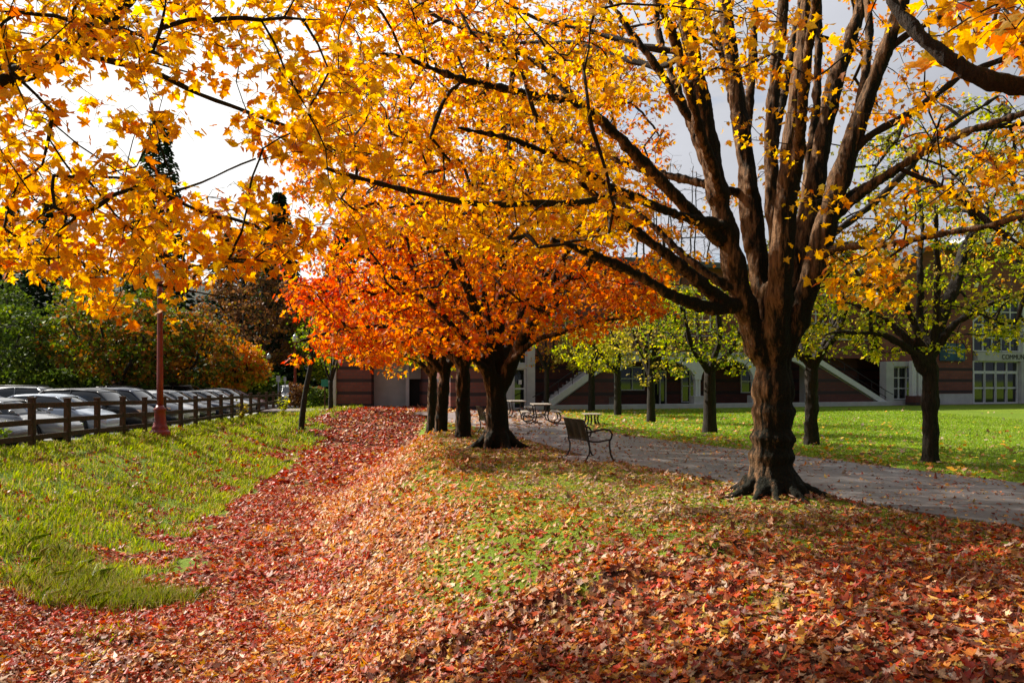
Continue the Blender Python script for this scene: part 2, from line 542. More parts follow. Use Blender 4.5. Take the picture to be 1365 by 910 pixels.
def ground_mat():
    m, t, b = mat('ground_turf_and_litter')
    b.inputs['Roughness'].default_value = .85
    b.inputs['Specular IOR Level'].default_value = .2
    c = N(t, 'ShaderNodeTexCoord')
    # turf
    n1 = N(t, 'ShaderNodeTexNoise'); n1.inputs['Scale'].default_value = 22; n1.inputs['Detail'].default_value = 8; n1.inputs['Roughness'].default_value = .8
    n0 = N(t, 'ShaderNodeTexNoise'); n0.inputs['Scale'].default_value = .35; n0.inputs['Detail'].default_value = 4
    for q in (n0, n1): t.links.new(c.outputs['Object'], q.inputs['Vector'])
    r1 = N(t, 'ShaderNodeValToRGB')
    r1.color_ramp.elements[0].position = .32; r1.color_ramp.elements[0].color = (.10, .15, .012, 1)
    r1.color_ramp.elements[1].position = .68; r1.color_ramp.elements[1].color = (.25, .37, .02, 1)
    t.links.new(n1.outputs['Fac'], r1.inputs['Fac'])
    r0 = N(t, 'ShaderNodeValToRGB')
    r0.color_ramp.elements[0].position = .35; r0.color_ramp.elements[0].color = (.75, .85, .8, 1)
    r0.color_ramp.elements[1].position = .65; r0.color_ramp.elements[1].color = (1.2, 1.1, 1.0, 1)
    t.links.new(n0.outputs['Fac'], r0.inputs['Fac'])
    mu = N(t, 'ShaderNodeMix', data_type='RGBA', blend_type='MULTIPLY'); mu.inputs[0].default_value = 1
    t.links.new(r1.outputs['Color'], mu.inputs[6]); t.links.new(r0.outputs['Color'], mu.inputs[7])
    # matted old leaves
    v = N(t, 'ShaderNodeTexVoronoi'); v.inputs['Scale'].default_value = 15; v.inputs['Randomness'].default_value = 1
    nd = N(t, 'ShaderNodeTexNoise'); nd.inputs['Scale'].default_value = 30
    ad = N(t, 'ShaderNodeMix', data_type='RGBA'); ad.inputs[0].default_value = .045
    t.links.new(c.outputs['Object'], nd.inputs['Vector'])
    t.links.new(c.outputs['Object'], ad.inputs[6]); t.links.new(nd.outputs['Color'], ad.inputs[7])
    t.links.new(ad.outputs[2], v.inputs['Vector'])
    sx = N(t, 'ShaderNodeSeparateColor'); t.links.new(v.outputs['Color'], sx.inputs[0])
    r2 = N(t, 'ShaderNodeValToRGB')
    r2.color_ramp.interpolation = 'CONSTANT'
    cs = [(0, (.06, .022, .012)), (.18, (.16, .035, .012)), (.36, (.28, .07, .015)), (.52, (.10, .04, .02)), (.64, (.36, .14, .04)), (.78, (.22, .10, .06)), (.9, (.33, .19, .11))]
    while len(r2.color_ramp.elements) < len(cs): r2.color_ramp.elements.new(.5)
    for el, (p, cc) in zip(r2.color_ramp.elements, cs):
        el.position = p; el.color = (*cc, 1)
    t.links.new(sx.outputs[0], r2.inputs['Fac'])
    at_ = N(t, 'ShaderNodeAttribute', attribute_name='leafcover')
    ms = N(t, 'ShaderNodeMath', operation='SUBTRACT')
    t.links.new(at_.outputs['Fac'], ms.inputs[0])
    n4 = N(t, 'ShaderNodeTexNoise'); n4.inputs['Scale'].default_value = 9; n4.inputs['Detail'].default_value = 4
    t.links.new(c.outputs['Object'], n4.inputs['Vector']); t.links.new(n4.outputs['Fac'], ms.inputs[1])
    mr_ = N(t, 'ShaderNodeMapRange'); mr_.inputs['From Min'].default_value = -.02; mr_.inputs['From Max'].default_value = .1
    t.links.new(ms.outputs[0], mr_.inputs['Value'])
    mm = N(t, 'ShaderNodeMix', data_type='RGBA')
    t.links.new(mr_.outputs[0], mm.inputs[0]); t.links.new(mu.outputs[2], mm.inputs[6]); t.links.new(r2.outputs['Color'], mm.inputs[7])
    t.links.new(mm.outputs[2], b.inputs['Base Color'])
    hm = N(t, 'ShaderNodeMath', operation='ADD'); t.links.new(n1.outputs['Fac'], hm.inputs[0]); t.links.new(v.outputs['Distance'], hm.inputs[1])
    bp = N(t, 'ShaderNodeBump'); bp.inputs['Strength'].default_value = .8; bp.inputs['Distance'].default_value = .04
    t.links.new(hm.outputs[0], bp.inputs['Height']); t.links.new(bp.outputs['Normal'], b.inputs['Normal'])
    return m

ground = link('ground', terrain_mesh(), ground_mat())
tag(ground, kind='structure')

# paved surfaces
def paving_mat(name, a, b_, joint=None, rough=.6):
    m, t, b = mat(name)
    b.inputs['Roughness'].default_value = rough
    c = N(t, 'ShaderNodeTexCoord')
    n = N(t, 'ShaderNodeTexNoise'); n.inputs['Scale'].default_value = 1.2; n.inputs['Detail'].default_value = 9; n.inputs['Roughness'].default_value = .7
    n2 = N(t, 'ShaderNodeTexNoise'); n2.inputs['Scale'].default_value = 60; n2.inputs['Detail'].default_value = 3
    t.links.new(c.outputs['Object'], n.inputs['Vector']); t.links.new(c.outputs['Object'], n2.inputs['Vector'])
    mxx = N(t, 'ShaderNodeMath', operation='MULTIPLY_ADD'); mxx.inputs[1].default_value = .4
    t.links.new(n2.outputs['Fac'], mxx.inputs[0]); t.links.new(n.outputs['Fac'], mxx.inputs[2])
    r = N(t, 'ShaderNodeValToRGB')
    r.color_ramp.elements[0].position = .5; r.color_ramp.elements[0].color = (*a, 1)
    r.color_ramp.elements[1].position = .9; r.color_ramp.elements[1].color = (*b_, 1)
    t.links.new(mxx.outputs[0], r.inputs['Fac'])
    last = r.outputs['Color']
    if joint:
        w_ = N(t, 'ShaderNodeTexWave'); w_.wave_type = 'BANDS'; w_.bands_direction = 'Y'
        w_.inputs['Scale'].default_value = .2618 / joint * 2.4 / 2; w_.inputs['Distortion'].default_value = .15
        t.links.new(c.outputs['Object'], w_.inputs['Vector'])
        mr_ = N(t, 'ShaderNodeMapRange'); mr_.inputs['From Min'].default_value = .0; mr_.inputs['From Max'].default_value = .012
        t.links.new(w_.outputs['Fac'], mr_.inputs['Value'])
        mm = N(t, 'ShaderNodeMix', data_type='RGBA')
        t.links.new(mr_.outputs[0], mm.inputs[0]); mm.inputs[6].default_value = (.05, .04, .035, 1)
        t.links.new(last, mm.inputs[7]); last = mm.outputs[2]
    t.links.new(last, b.inputs['Base Color'])
    rr = N(t, 'ShaderNodeMapRange'); rr.inputs['To Min'].default_value = rough - .2; rr.inputs['To Max'].default_value = rough + .15
    t.links.new(n.outputs['Fac'], rr.inputs['Value']); t.links.new(rr.outputs[0], b.inputs['Roughness'])
    bp = N(t, 'ShaderNodeBump'); bp.inputs['Strength'].default_value = .3; bp.inputs['Distance'].default_value = .01
    t.links.new(n2.outputs['Fac'], bp.inputs['Height']); t.links.new(bp.outputs['Normal'], b.inputs['Normal'])
    return m
M['path'] = paving_mat('path_concrete', (.085, .075, .074), (.165, .148, .146), 1.6, .45)
M['plaza'] = paving_mat('plaza_paving', (.20, .15, .14), (.33, .27, .25), 1.2, .6)
M['asphalt'] = paving_mat('asphalt', (.12, .12, .12), (.22, .215, .21), None, .7)
M['kerb'] = paving_mat('kerb_concrete', (.32, .31, .29), (.48, .46, .43), None, .7)

def densify(pl, step=.5):
    o = []
    for a, b in zip(pl[:-1], pl[1:]):
        n = max(1, int(math.dist(a, b) / step))
        for i in range(n): o.append((a[0] + (b[0] - a[0]) * i / n, a[1] + (b[1] - a[1]) * i / n))
    return o + [pl[-1]]
mb = MB()
nA = 90
def resample(pl, n):
    P = np.array(pl, float); d = np.concatenate([[0], np.cumsum(np.hypot(*(P[1:] - P[:-1]).T))])
    t_ = np.linspace(0, d[-1], n)
    return np.stack([np.interp(t_, d, P[:, 0]), np.interp(t_, d, P[:, 1])], 1)
A_, B_ = resample(PATH_NEAR, nA), resample(PATH_FAR, nA)
# smooth the edges
for Q in (A_, B_):
    for _ in range(12): Q[1:-1] = (Q[:-2] + 2 * Q[1:-1] + Q[2:]) / 4
NP_ = 8
V = []
for a, b in zip(A_, B_):
    for k in range(NP_ + 1):
        p = a + (b - a) * k / NP_
        V.append((p[0], p[1], .012 + .02 * math.sin(math.pi * k / NP_)))
F = [(i * (NP_ + 1) + k, i * (NP_ + 1) + k + 1, (i + 1) * (NP_ + 1) + k + 1, (i + 1) * (NP_ + 1) + k) for i in range(nA - 1) for k in range(NP_)]
# turned down edges
mb.add(V, F, True)
for Q, s_ in ((A_, 1), (B_, -1)):
    Vv = [(p[0], p[1], .012) for p in Q] + [(p[0], p[1], -.12) for p in Q]
    mb.add(Vv, [(i, i + 1, nA + i + 1, nA + i) for i in range(nA - 1)])
tag(mb.build('path', M['path'], fix=False), kind='structure')

def sheet(name, poly, z, m, th=.1):
    mb = MB(); mb.prism(poly, -th, 'z', z)
    o = mb.build(name, m); tag(o, kind='structure'); return o
sheet('plaza', [(-.76, 28.75), (2.35, 29.62), (2.6, 36), (2.2, 44), (1.6, 47.2), (45, 63.2), (45, 66), (.4, 49.6), (-3.6, 49.9), (-14.4, 50), (-14.6, 46.2), (-6, 45.7), (-4.2, 42), (-3.2, 36)], .01, M['plaza'])
sheet('parking_lot', [(-12.9, 6), (-13.6, 30), (-15.6, 52), (-15.6, 54), (-10, 60), (-10, 62), (-24, 130), (-110, 130), (-110, 6)], LOT_Z, M['asphalt'])
mb = MB()
mb.beam((fence_x(8) - .75, 8, LOT_Z + .03), (fence_x(54) - .75, 54, LOT_Z + .03), .9, .16)
tag(mb.build('kerb', M['kerb'], bevel=.02), kind='structure')
mb = MB()   # bay lines
for k in range(14):
    y = 22.2 + k * 2.95
    mb.box((fence_x(y) - 4.4, y, LOT_Z + .004), (4.8, .1, .004))
tag(mb.build('parking_marking', simple('line_paint', (.75, .74, .7), .6)), kind='structure')

# ------------------------------------------------------------------ leaves
HALF = np.array([(0, 0), (.16, -.10), (.34, -.02), (.26, .14), (.40, .20), (.58, .44), (.36, .46), (.24, .44), (.27, .62), (.16, .66), (0, 1.0)])
def leaf_template(detail):
    """returns verts (x, y) and the two halves as loops; origin at the petiole, tip along +y"""
    if detail == 2:
        h = HALF
    elif detail == 1:
        h = np.array([(0, 0), (.32, -.05), (.24, .16), (.56, .44), (.25, .46), (.22, .64), (0, 1.0)])
    else:
        h = np.array([(0, 0), (.42, .06), (.5, .5), (0, 1.0)])
    n = len(h)
    R_ = h.copy(); L_ = h[1:-1].copy(); L_[:, 0] *= -1
    V = np.concatenate([R_, L_])
    right = list(range(n))
    left = [0, n - 1] + [n + i for i in range(len(L_) - 1, -1, -1)]
    return V, right, left

def leaves_mesh(name, P, T, Nn, S, C, detail=1, curl=.25, fold=.25, petiole=False):
    """P positions, T tip direction, Nn normal (made orthogonal), S sizes, C colours"""
    n = len(P)
    T = T / np.linalg.norm(T, axis=1, keepdims=True)
    Xd = np.cross(T, Nn); Xd /= np.maximum(np.linalg.norm(Xd, axis=1, keepdims=True), 1e-6)
    Nn = np.cross(Xd, T)
    V, r, l = leaf_template(detail)
    m = len(V)
    wid = rng.uniform(.85, 1.15, n)[:, None]
    cu = (rng.normal(0, 1, n) * curl)[:, None]; fo = (rng.normal(.4, .8, n) * fold)[:, None]
    x = V[:, 0][None] * wid; y = V[:, 1][None] + 0 * x
    asym = (rng.normal(0, .10, n))[:, None]
    if detail: x = x * rng.uniform(.78, 1.18, (n, m)); y = y * rng.uniform(.9, 1.08, (n, m))
    x = x + asym * y
    z = fo * np.abs(x) - cu * y * y + rng.normal(0, .04, (n, m)) * (detail > 0)
    W = (P[:, None, :] + S[:, None, None] * (x[..., None] * Xd[:, None] + y[..., None] * T[:, None] + z[..., None] * Nn[:, None]))
    base = (np.arange(n) * m)[:, None]
    lp = np.concatenate([base + np.array(r), base + np.array(l)], 1).reshape(-1)
    sizes = np.tile([len(r), len(l)], n)
    return np_mesh(name, W.reshape(-1, 3), lp, sizes, np.repeat(C, 2, 0))

PAL = {
 'yellow': ([(.94, .53, .035), (.93, .46, .03), (.92, .39, .025), (.95, .61, .06), (.86, .29, .02), (.78, .52, .06)], [.30, .30, .20, .10, .06, .04]),
 'golden': ([(.93, .43, .028), (.92, .35, .022), (.88, .27, .018), (.94, .52, .04), (.80, .17, .016)], [.32, .28, .20, .13, .07]),
 'orange': ([(.88, .25, .02), (.90, .33, .022), (.84, .17, .018), (.72, .09, .016), (.92, .40, .03)], [.34, .26, .20, .08, .12]),
 'red': ([(.75, .07, .012), (.62, .04, .012), (.82, .14, .012), (.88, .26, .012)], [.36, .22, .26, .16]),
 'lime': ([(.48, .50, .03), (.62, .56, .035), (.36, .42, .025), (.74, .60, .05), (.24, .31, .02)], [.3, .25, .2, .15, .1]),
 'green': ([(.16, .24, .02), (.24, .32, .02), (.11, .17, .015), (.40, .40, .03)], [.35, .3, .2, .15]),
 'straw': ([(.60, .48, .08), (.48, .42, .05), (.68, .50, .12), (.38, .30, .04)], [.3, .3, .2, .2]),
 'rust': ([(0.510, 0.170, 0.034), (0.374, 0.221, 0.034), (0.680, 0.289, 0.034), (0.238, 0.204, 0.034), (0.306, 0.102, 0.025)], [.25, .25, .2, .2, .1]),
 'dkgreen': ([(0.095, 0.152, 0.023), (0.152, 0.228, 0.028), (0.067, 0.104, 0.019), (0.228, 0.285, 0.038)], [.35, .3, .2, .15]),
 'conifer': ([(0.030, 0.060, 0.018), (0.045, 0.083, 0.027), (0.022, 0.045, 0.018), (0.068, 0.105, 0.030)], [.35, .3, .2, .15]),
 'brown': ([(0.238, 0.102, 0.043), (0.323, 0.153, 0.060), (0.170, 0.076, 0.034), (0.408, 0.221, 0.068)], [.35, .3, .2, .15]),
}
def pick(pal, n, jit=.12):
    c, w_ = PAL[pal]
    c = np.array(c)[rng.choice(len(c), n, p=np.array(w_) / sum(w_))]
    return np.clip(c * rng.normal(1, jit, (n, 1)) * rng.normal(1, .04, (n, 3)), .003, .98)

def unit(v): return v / np.maximum(np.linalg.norm(v, axis=-1, keepdims=True), 1e-9)

def spray_leaves(clusters, per, size, flat=.55, droop=.6):
    """leaves round cluster centres; returns arrays"""
    C = clusters[:, :3]; r = clusters[:, 3]
    n = rng.poisson(per, len(C))
    idx = np.repeat(np.arange(len(C)), n)
    d = rng.normal(0, 1, (len(idx), 3)); d = unit(d) * (rng.uniform(0, 1, (len(idx), 1)) ** .5)
    d[:, 2] *= flat
    P = C[idx] + d * r[idx, None]
    hz = rng.normal(0, 1, (len(idx), 3)); hz[:, 2] = 0; hz = unit(hz)
    T = hz * .8 + d * .5; T[:, 2] -= rng.uniform(0, 2 * droop, len(idx))
    Nn = rng.normal(0, .75, (len(idx), 3)); Nn[:, 2] += .8
    S = size * rng.uniform(.6, 1.3, len(idx))
    return P, T, Nn, S, idx

# ------------------------------------------------------------------ trees
class Tree:
    def __init__(s, base):
        s.pos = []; s.par = []; s.rad = []; s.dir = []; s.chains = []
        s.base = np.array(base, float)
    def limb(s, P, r, parent=-1, seg=.18, wob=.0):
        """P world points (smoothed), r radii at the points"""
        P = np.array(P, float); r = np.interp(np.linspace(0, 1, len(P)), np.linspace(0, 1, len(r)), r) if len(r) != len(P) else np.array(r, float)
        d = np.concatenate([[0], np.cumsum(np.linalg.norm(P[1:] - P[:-1], axis=1))])
        n = max(3, int(d[-1] / seg) + 1)
        t = np.linspace(0, d[-1], n)
        Q = np.stack([np.interp(t, d, P[:, k]) for k in range(3)], 1)
        rr = np.interp(t, d, r)
        for _ in range(max(2, int(.35 * d[-1] / max(1, len(P) - 1) / seg))):
            Q[1:-1] = (Q[:-2] + 2 * Q[1:-1] + Q[2:]) / 4
        if wob:
            w_ = rng.normal(0, wob, Q.shape); w_[0] = 0
            for _ in range(3): w_[1:-1] = (w_[:-2] + w_[1:-1] * 2 + w_[2:]) / 4
            Q = Q + w_ * 2
        if parent == -2:      # attach to the nearest existing node
            D = np.linalg.norm(np.array(s.pos) - Q[0], axis=1)
            parent = int(D.argmin())
        ids = []
        if parent >= 0:
            chain = [parent]
        else:
            chain = []
        for i in range(n):
            s.pos.append(Q[i]); s.par.append(chain[-1] if chain else -1); s.rad.append(rr[i])
            dd = Q[min(i + 1, n - 1)] - Q[max(i - 1, 0)]
            s.dir.append(dd / max(np.linalg.norm(dd), 1e-9))
            chain.append(len(s.pos) - 1); ids.append(len(s.pos) - 1)
        s.chains.append((chain, 'limb'))
        return ids
    def connect(s, clusters, rtip=.006, expo=.5, first=0, up=.25, cap=9.0):
        n_limb = len(s.pos)
        C = clusters[:, :3]
        P = np.array(s.pos); Dn = np.array(s.dir)
        n0 = len(P)
        tot = n0 + len(C) * 14
        PP = np.zeros((tot, 3)); DD = np.zeros((tot, 3)); PP[:n0] = P; DD[:n0] = Dn
        cnt = n0
        ok0 = np.ones(tot, bool); ok0[:first] = False
        best = np.full(len(C), 1e9); bi = np.zeros(len(C), int)
        def upd(a, b):
            nonlocal best, bi
            if b <= a: return
            v = C[:, None] - PP[None, a:b]
            L = np.linalg.norm(v, axis=2)
            cs = (v * DD[None, a:b]).sum(2) / np.maximum(L, 1e-6)
            cost = L * (1 + .9 * (1 - cs)) + .25 * L * L + np.where(ok0[None, a:b], 0, 1e6)
            j = cost.argmin(1); c = cost[np.arange(len(C)), j]
            m = c < best
            best[m] = c[m]; bi[m] = j[m] + a
        for a in range(0, n0, 400): upd(a, min(n0, a + 400))
        done = np.zeros(len(C), bool)
        tips = np.zeros(len(C), int)
        for it in range(len(C)):
            k = int(np.where(done, 1e12, best).argmin())
            done[k] = True
            i = bi[k]
            a = PP[i]; b = C[k]; L = np.linalg.norm(b - a)
            n = min(12, max(2, int(L / .16)))
            d0 = DD[i] * .22 + (b - a) / max(L, 1e-6); d0 /= np.linalg.norm(d0)
            t = np.linspace(0, 1, n + 1)[1:, None]
            c1 = a + d0 * L * .4
            c2 = b - (b - a) * .3 + np.array([0, 0, up * .3 * L])
            Q = (1 - t) ** 3 * a + 3 * (1 - t) ** 2 * t * c1 + 3 * (1 - t) * t * t * c2 + t ** 3 * b
            Q[:-1] += rng.normal(0, .018 * L, (n - 1, 3)) if n > 1 else 0
            chain = [int(i)]
            st = cnt
            for q in Q:
                PP[cnt] = q; s.pos.append(q); s.par.append(chain[-1]); s.rad.append(0.0)
                dd = q - s.pos[chain[-1]]; dd = dd / max(np.linalg.norm(dd), 1e-9)
                DD[cnt] = dd; s.dir.append(dd); chain.append(cnt); cnt += 1
            tips[k] = cnt - 1
            s.chains.append((chain, 'twig'))
            upd(st, cnt)
        count = np.zeros(len(s.pos))
        count[tips] += 1
        for i in range(len(s.pos) - 1, -1, -1):
            if s.par[i] >= 0: count[s.par[i]] += count[i]
        s.count = count
        r = np.array(s.rad)
        rc = rtip * np.maximum(count, 1) ** expo
        rc = np.where(np.arange(len(r)) < n_limb, np.minimum(rc, np.maximum(r * 1.25, cap)), np.minimum(rc, cap))
        s.rad = np.maximum(r, rc)
        # a child is never thicker than its parent
        for i in range(len(s.pos)):
            p = s.par[i]
            if p >= 0 and s.rad[i] > s.rad[p]: s.rad[i] = s.rad[p]
        s.tips = tips
    def tubes(s, thick=.05, part='thin', n_thick=14, n_thin=5, bumps=.0):
        """mesh of the chains (or stretches of chains) thicker / thinner than 'thick'"""
        V = []; F = []; off = 0
        for chain, kind in s.chains:
            big = s.rad[chain[1]] >= thick and kind == 'limb'
            if (part == 'thick') != big: continue
            P = np.array([s.pos[i] for i in chain]); r = np.array([s.rad[i] for i in chain])
            if chain[0] != chain[1] - 1 or kind == 'twig' or True:
                r = r.copy()
                if len(chain) > 1 and s.par[chain[1]] == chain[0]: r[0] = r[1]
            n = n_thick if big else (n_thin if r.max() < .03 else n_thin + 3)
            if bumps: r = r * (1 + rng.normal(0, bumps, len(r)))
            t = np.zeros_like(P); t[1:-1] = P[2:] - P[:-2]; t[0] = P[1] - P[0]; t[-1] = P[-1] - P[-2]
            t = unit(t)
            ref = np.array([1., 0, 0]) if abs(t[0, 0]) < .8 else np.array([0, 1., 0])
            nr = np.cross(t[0], ref); nr /= np.linalg.norm(nr)
            ang = np.arange(n) * 2 * math.pi / n
            ca, sa = np.cos(ang)[:, None], np.sin(ang)[:, None]
            rings = []
            for i in range(len(P)):
                nr = nr - t[i] * nr.dot(t[i]); nr /= max(np.linalg.norm(nr), 1e-9)
                bn = np.cross(t[i], nr)
                rings.append(P[i] + (nr * ca + bn * sa) * r[i])
            V.append(np.concatenate(rings))
            m = len(P)
            i = off + np.arange(m - 1)[:, None] * n
            k = np.arange(n)[None]; k2 = (np.arange(n)[None] + 1) % n
            F.append(np.stack([i + k, i + k2, i + n + k2, i + n + k], -1).reshape(-1, 4))
            off += m * n
            if big:  # caps for the remesh
                s._caps.append((off - m * n, off - n, n))
        return (np.concatenate(V) if V else np.zeros((0, 3))), (np.concatenate(F) if F else np.zeros((0, 4), int))
    def build(s, parent, mat_t, mat_b, voxel=None, thick=.05, bark_amp=.0, bumps=.06, seedv=0):
        s._caps = []
        base = np.array(parent.location)
        V, F = s.tubes(thick, 'thick', bumps=bumps * .4)
        caps = s._caps
        if len(V):
            loops = list(F.reshape(-1)); sizes = [4] * len(F)
            for a, b, n in caps:
                loops += [a + k for k in range(n - 1, -1, -1)]; sizes.append(n)
                loops += [b + k for k in range(n)]; sizes.append(n)
            me = np_mesh('trunk', V - base, loops, sizes)
            o = link('trunk', me, mat_t, parent)
            if voxel:
                m = o.modifiers.new('r', 'REMESH'); m.mode = 'VOXEL'; m.voxel_size = voxel
                m2 = o.modifiers.new('s', 'SMOOTH'); m2.iterations = 2; m2.factor = .5
                dg = bpy.context.evaluated_depsgraph_get(); dg.update()
                me2 = bpy.data.meshes.new_from_object(o.evaluated_get(dg))
                o.modifiers.clear()
                o.data = me2
                me = me2
                if bark_amp:
                    nv = len(me.vertices)
                    co = np.zeros(nv * 3, np.float32); me.vertices.foreach_get('co', co); co = co.reshape(-1, 3)
                    no = np.zeros(nv * 3, np.float32); me.vertex_normals.foreach_get('vector', no); no = no.reshape(-1, 3)
                    dsp = np.array([.9 * noise.fractal(Vector((p[0] * 13 + seedv, p[1] * 13, p[2] * 2.6)), .8, 2.1, 4) * 1.0 + noise.noise(Vector((p[0] * 2.2, p[1] * 2.2, p[2] * 1.3 + seedv))) * .35 for p in co])
                    co = co + no * dsp[:, None] * bark_amp
                    me.vertices.foreach_set('co', co.astype(np.float32).ravel())
                if len(me.materials) == 0: me.materials.append(mat_t)
            o.data.shade_smooth()
        V, F = s.tubes(thick, 'thin', bumps=bumps)
        if len(V):
            V = V - base
            if len(parent.children):
                me = parent.children[0].data
                nv, nl, npo = len(me.vertices), len(me.loops), len(me.polygons)
                co = np.zeros(nv * 3, np.float32); me.vertices.foreach_get('co', co)
                li = np.zeros(nl, np.int32); me.loops.foreach_get('vertex_index', li)
                lt = np.zeros(npo, np.int32); me.polygons.foreach_get('loop_total', lt)
                V = np.concatenate([co.reshape(-1, 3), V]); loops = np.concatenate([li, F.reshape(-1) + nv]); sizes = np.concatenate([lt, np.full(len(F), 4)])
                m2 = np_mesh('trunk', V, loops, sizes)
                m2.materials.append(mat_t); m2.materials.append(mat_b)
                mi = np.zeros(len(sizes), np.int32); mi[npo:] = 1
                m2.polygons.foreach_set('material_index', mi)
                parent.children[0].data = m2; m2.shade_smooth()
            else:
                link('trunk', np_mesh('trunk', V, F.reshape(-1), np.full(len(F), 4)), mat_b, parent, True)

def twig_chains(tree, clusters, n=3, rt=.0035):
    """short twigs inside each spray"""
    for k, c in enumerate(clusters):
        i = int(tree.tips[k]); a = np.array(tree.pos[i])
        for _ in range(n):
            d = rng.normal(0, 1, 3); d[2] = d[2] * .35 - .1; d /= np.linalg.norm(d)
            b = a + d * c[3] * rng.uniform(.6, 1.0)
            mid = (a + b) / 2 + rng.normal(0, .03, 3) + np.array([0, 0, .04])
            st = len(tree.pos)
            for j, q in enumerate((mid, b)):
                tree.pos.append(q); tree.par.append(i if j == 0 else st); tree.dir.append(d)
            tree.rad = np.append(tree.rad, [rt, rt * .7])
            tree.chains.append(([i, st, st + 1], 'twig'))

def crown(parent, clusters, per, size, palf, detail=1, matl=None, flat=.55, droop=.6, name='crown', curl=.25):
    P, T, Nn, S, idx = spray_leaves(clusters, per, size, flat, droop)
    C = palf(P, idx)
    me = leaves_mesh(name, P - np.array(parent.location), T, Nn, S, C, detail, curl=curl)
    return link(name, me, matl or M['leaf'], parent)

def mixpal(pals, key):
    """palette chosen by a smooth spatial function + scatter; pals list of (name), key(P)->0..1"""
    def f(P, idx):
        k = np.clip(key(P) + rng.normal(0, .13, len(P)), 0, .9999)
        j = (k * len(pals)).astype(int)
        out_ = np.zeros((len(P), 3))
        for q, nm in enumerate(pals):
            m = j == q
            out_[m] = pick(nm, m.sum())
        return out_
    return f
def n3(P, f, s=0):
    return .5 * (vnoise(P[:, 0] + P[:, 2] * .7, P[:, 1] - P[:, 2] * .4, f, s) + vnoise(P[:, 2] + P[:, 0] * .3, P[:, 1], f, s + 3))

def in_ellipsoid(n, c, r, shell=.35):
    d = unit(rng.normal(0, 1, (n, 3)))
    u = rng.uniform(shell ** 3, 1, n) ** (1 / 3)
    return np.array(c) + d * u[:, None] * np.array(r)
def thin_out(P, mind):
    keep = []
    for p in P:
        if not keep or np.min(np.linalg.norm(np.array(keep) - p, axis=1)) > mind: keep.append(p)
    return np.array(keep)

# ---- big maple, right of centre
def blob(px, py, cx, cy, rx, ry): return ((px - cx) / rx) ** 2 + ((py - cy) / ry) ** 2 < 1

